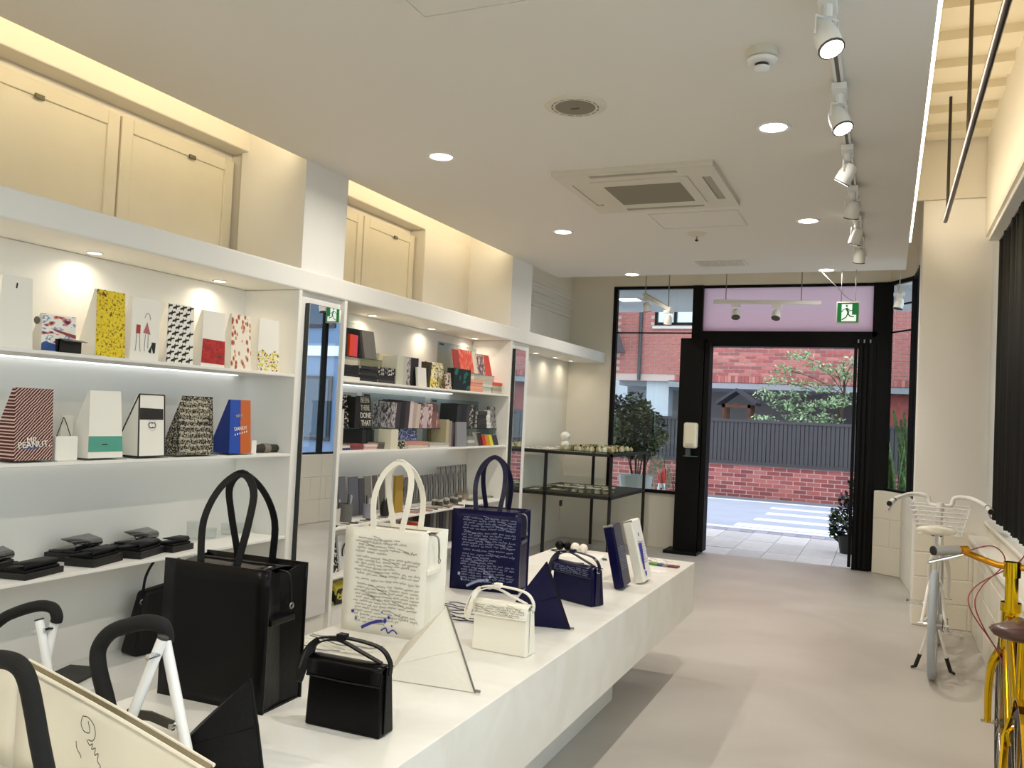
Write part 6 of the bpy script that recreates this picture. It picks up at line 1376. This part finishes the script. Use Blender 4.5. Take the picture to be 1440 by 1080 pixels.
t = thing('pampas_grass', 'feathery pale pampas grass stems outside the front window', 'plant', (at((926, 700), y=10.74).x, 10.74, GZ)); M_pam = mat('pampas', 'cfc8b2', .9)
for i in range(14):
    a = rnd.uniform(-.14, .14); b = rnd.uniform(-.1, .1); h = rnd.uniform(.85, 1.15); st = spline([(a * .2, b * .2, 0), (a * .5, b * .5, h * .6), (a, b, h)], 4); MB().tube(st, .003, 4).build('stem', M_pam, t)
    pl = MB(); leafy(pl, (a * .9, b * .9, h * .9), (.03, .03, .16), 40, .022, rnd); pl.build('plume', M_pam, t, kind='stuff')
MB().lathe([(.001, 0), (.1, 0), (.12, .35), (.1, .35), (.001, .3)], seg=16).build('vase', mat('vase_glass', 'b5c0be', .15), t, smooth=True)
q = at((1190, 770), z=GZ); cl = [((.0, 0, .62), (.15, .15, .14), 130), ((-.12, 0, .42), (.16, .15, .14), 130), ((.06, 0, .35), (.16, .15, .16), 130), ((-.16, 0, .25), (.1, .1, .08), 60), ((.02, 0, .85), (.06, .06, .14), 30)]
pot_plant('dark leafy potted plant with purple flowers outside the door', (q.x + .05, 11.55, GZ), .14, .22, mat('pot_black', '1c1a1a', .6), cl, (G3, G1), .055, seed=9, flowers=(mat('purple_petals', '4a3a86', .7), 3))
for i, (px_, y_, h) in enumerate(((1260, 11.2, 1.55), (1276, 11.9, 1.9), (1284, 10.75, 1.2))):
    q = at((px_, 690), y=y_); t = thing('sword_plant', ('tallest sword leaved plant outside the corner window', 'middle sword leaved plant outside the corner window', 'shortest sword leaved plant outside the corner window')[(1, 0, 2)[i]], 'plant', (q.x, y_, GZ))
    MB().lathe([(.001, 0), (.13, 0), (.16, .55), (.14, .55), (.001, .5)], seg=16).build('pot', mat('pot_dark', '2a2624', .7) if i != 1 else mat('pot_terra', 'b5583a', .8), t, smooth=True)
    for k in range(16):
        a = rnd.uniform(0, 6.28); s = rnd.uniform(.05, .2); hh = h * rnd.uniform(.7, 1.05); mb = MB(); ribbon(mb, spline([(0.03 * math.cos(a), .03 * math.sin(a), .5), (s * .6 * math.cos(a), s * .6 * math.sin(a), .5 + (hh - .5) * .6), (s * 1.3 * math.cos(a), s * 1.3 * math.sin(a), hh)], 3), .035, (math.sin(a), -math.cos(a), .1)); mb.build('blade', leafmat('leaf_blade', '3f5a2c', '62783a'), t)
# cone, twigs, street things
t = thing('traffic_cone', 'white covered cone with red tip standing on the pavement', 'cone', (at((930, 690), y=12.6).x, 12.6, GZ))
MB().lathe([(.001, 0), (.14, 0), (.13, .05), (.075, .42), (.05, .62), (.001, .63)], seg=16).build('cover', mat('cone_white', 'eef0f2', .5), t, smooth=True)
MB().lathe([(.045, .6), (.075, .68), (.06, .78), (.015, .86), (.001, .87)], seg=14).build('tip', mat('cone_red', 'd3332a', .45), t, smooth=True)
for k in range(8): MB().ell((.06 * math.cos(k * 2.3), -.09, .3 + .04 * k), (.02, .012, .02), 8, 6).build('red_spot', mat('cone_spot', '7a2030', .6), t)
t = thing('bare_twigs', 'bundle of thin bare twigs behind the front window', 'plant', (at((950, 690), y=11.2).x, 11.2, GZ))
for k in range(18):
    a = rnd.uniform(-.3, .3); MB().tube(spline([(a * .1, 0, 0), (a * .5 + rnd.uniform(-.05, .05), rnd.uniform(-.1, .1), .5), (a * 1.2, rnd.uniform(-.15, .15), rnd.uniform(.8, 1.05))], 4), .004, 4).build('twig', mat('twig', '4d4238', .9), t)
MB().lathe([(.001, 0), (.09, 0), (.11, .3), (.09, .3), (.001, .25)], seg=14).build('pot', MATS['pot_dark'], t, smooth=True)
# shop canopy outside with a light, and white outer column
cn = struct(MB().box((-6, YF + .2, 3.10), (1.5, 12.4, 3.3)).build('canopy', mat('canopy_white', 'c9cbce', .7)))
q = at((885, 421), z=3.095); t = thing('canopy_light', 'square glowing light in the canopy outside the window', 'lamp', (q.x, q.y, 3.1)); MB().box((-.16, -.16, -.012), (.16, .16, 0)).build('trim_frame', M_wmetal, t); MB().box((-.13, -.13, -.014), (.13, .13, -.011)).build('diffuser', emit('canopy_glow', (1, .97, .9), 6), t)
oc = struct(MB().box((-3.95, 11.2, GZ), (-3.62, 11.6, 3.1)).build('wall_column', mat('column_outer', 'cdd6de', .7), None, bevel=.01))
# pink apartment block far to the right
t = thing('pink_building', 'pale pink apartment block beyond the corner window', 'building', (1.6, 33, 0)); M_pk = mat('pink_render', 'd9bfc6', .85, var=.03)
MB().box((-2.2, 0, 0), (6, 6, 14)).build('wall', M_pk, t)
for zz in (5.2, 8.4, 11.5): MB().box((-2.25, -.06, zz), (6, 0, zz + .15)).build('floor_band', mat('pink_band', 'c7a9b0', .85), t)
for zz in (3.0, 6.2, 9.4):
    for xx in (-1.2, .6, 2.4):
        f = MB().box((xx - .45, -.08, zz), (xx + .45, .02, zz + 1.3)).build('window', mat('pk_frame', 'e6e6e8', .6), t); MB().box((xx - .38, -.1, zz + .07), (xx + .38, -.07, zz + 1.23)).build('pane', mat('pk_glass', '8fa0b4', .1), f)
MB().cyl((-.25, -.15, 0), (-.25, -.15, 7.2), .16, 10).build('duct', mat('duct_grey', '77787c', .5), t); MB().box((-.5, -.4, 7.0), (0, 0, 7.5)).build('duct_head', MATS['duct_grey'], t)
for zz in (6.9, 7.9, 9.4, 10.0): MB().ell((-1.6 + .05 * zz, -.1, zz), (.14, .1, .12), 10, 6).build('vent_cap', mat('vent_pale', 'e6dfe0', .5), t, smooth=True)
hs = thing('grey_house', 'pale grey house behind the slat fence at the left', 'building', (-9.0, 24, 0)); MB().box((-3, 0, 0), (2.1, 5, 9)).build('wall', mat('house_grey', 'cfd6de', .85), hs)
for zz in (1.2, 4.0): MB().box((.6, -.05, zz), (1.7, .02, zz + 1.4)).build('window', mat('house_glass', '8794a2', .15), hs)

# blue grey block down the side street, seen in the mirrors
t = thing('blue_building', 'blue grey block with wide windows down the side street', 'building', (7.2, 17.5, 0))
MB().box((-3.6, 0, 0), (6, 6, 9)).build('wall', mat('blue_render', '7388a8', .8, var=.03), t)
for zz in (.6, 3.4, 6.2):
    MB().box((-3.65, -.08, zz + 2.1), (6, 0, zz + 2.35)).build('white_band', mat('band_white', 'dfe5ec', .7), t)
    for xx in (-2.4, -.2, 2.0, 4.2):
        f = MB().box((xx - .8, -.06, zz), (xx + .8, .02, zz + 1.6)).build('window', mat('bl_frame', '20262c', .5), t); MB().box((xx - .72, -.08, zz + .08), (xx + .72, -.05, zz + 1.52)).build('pane', mat('bl_glass', '3c4c60', .1), f)
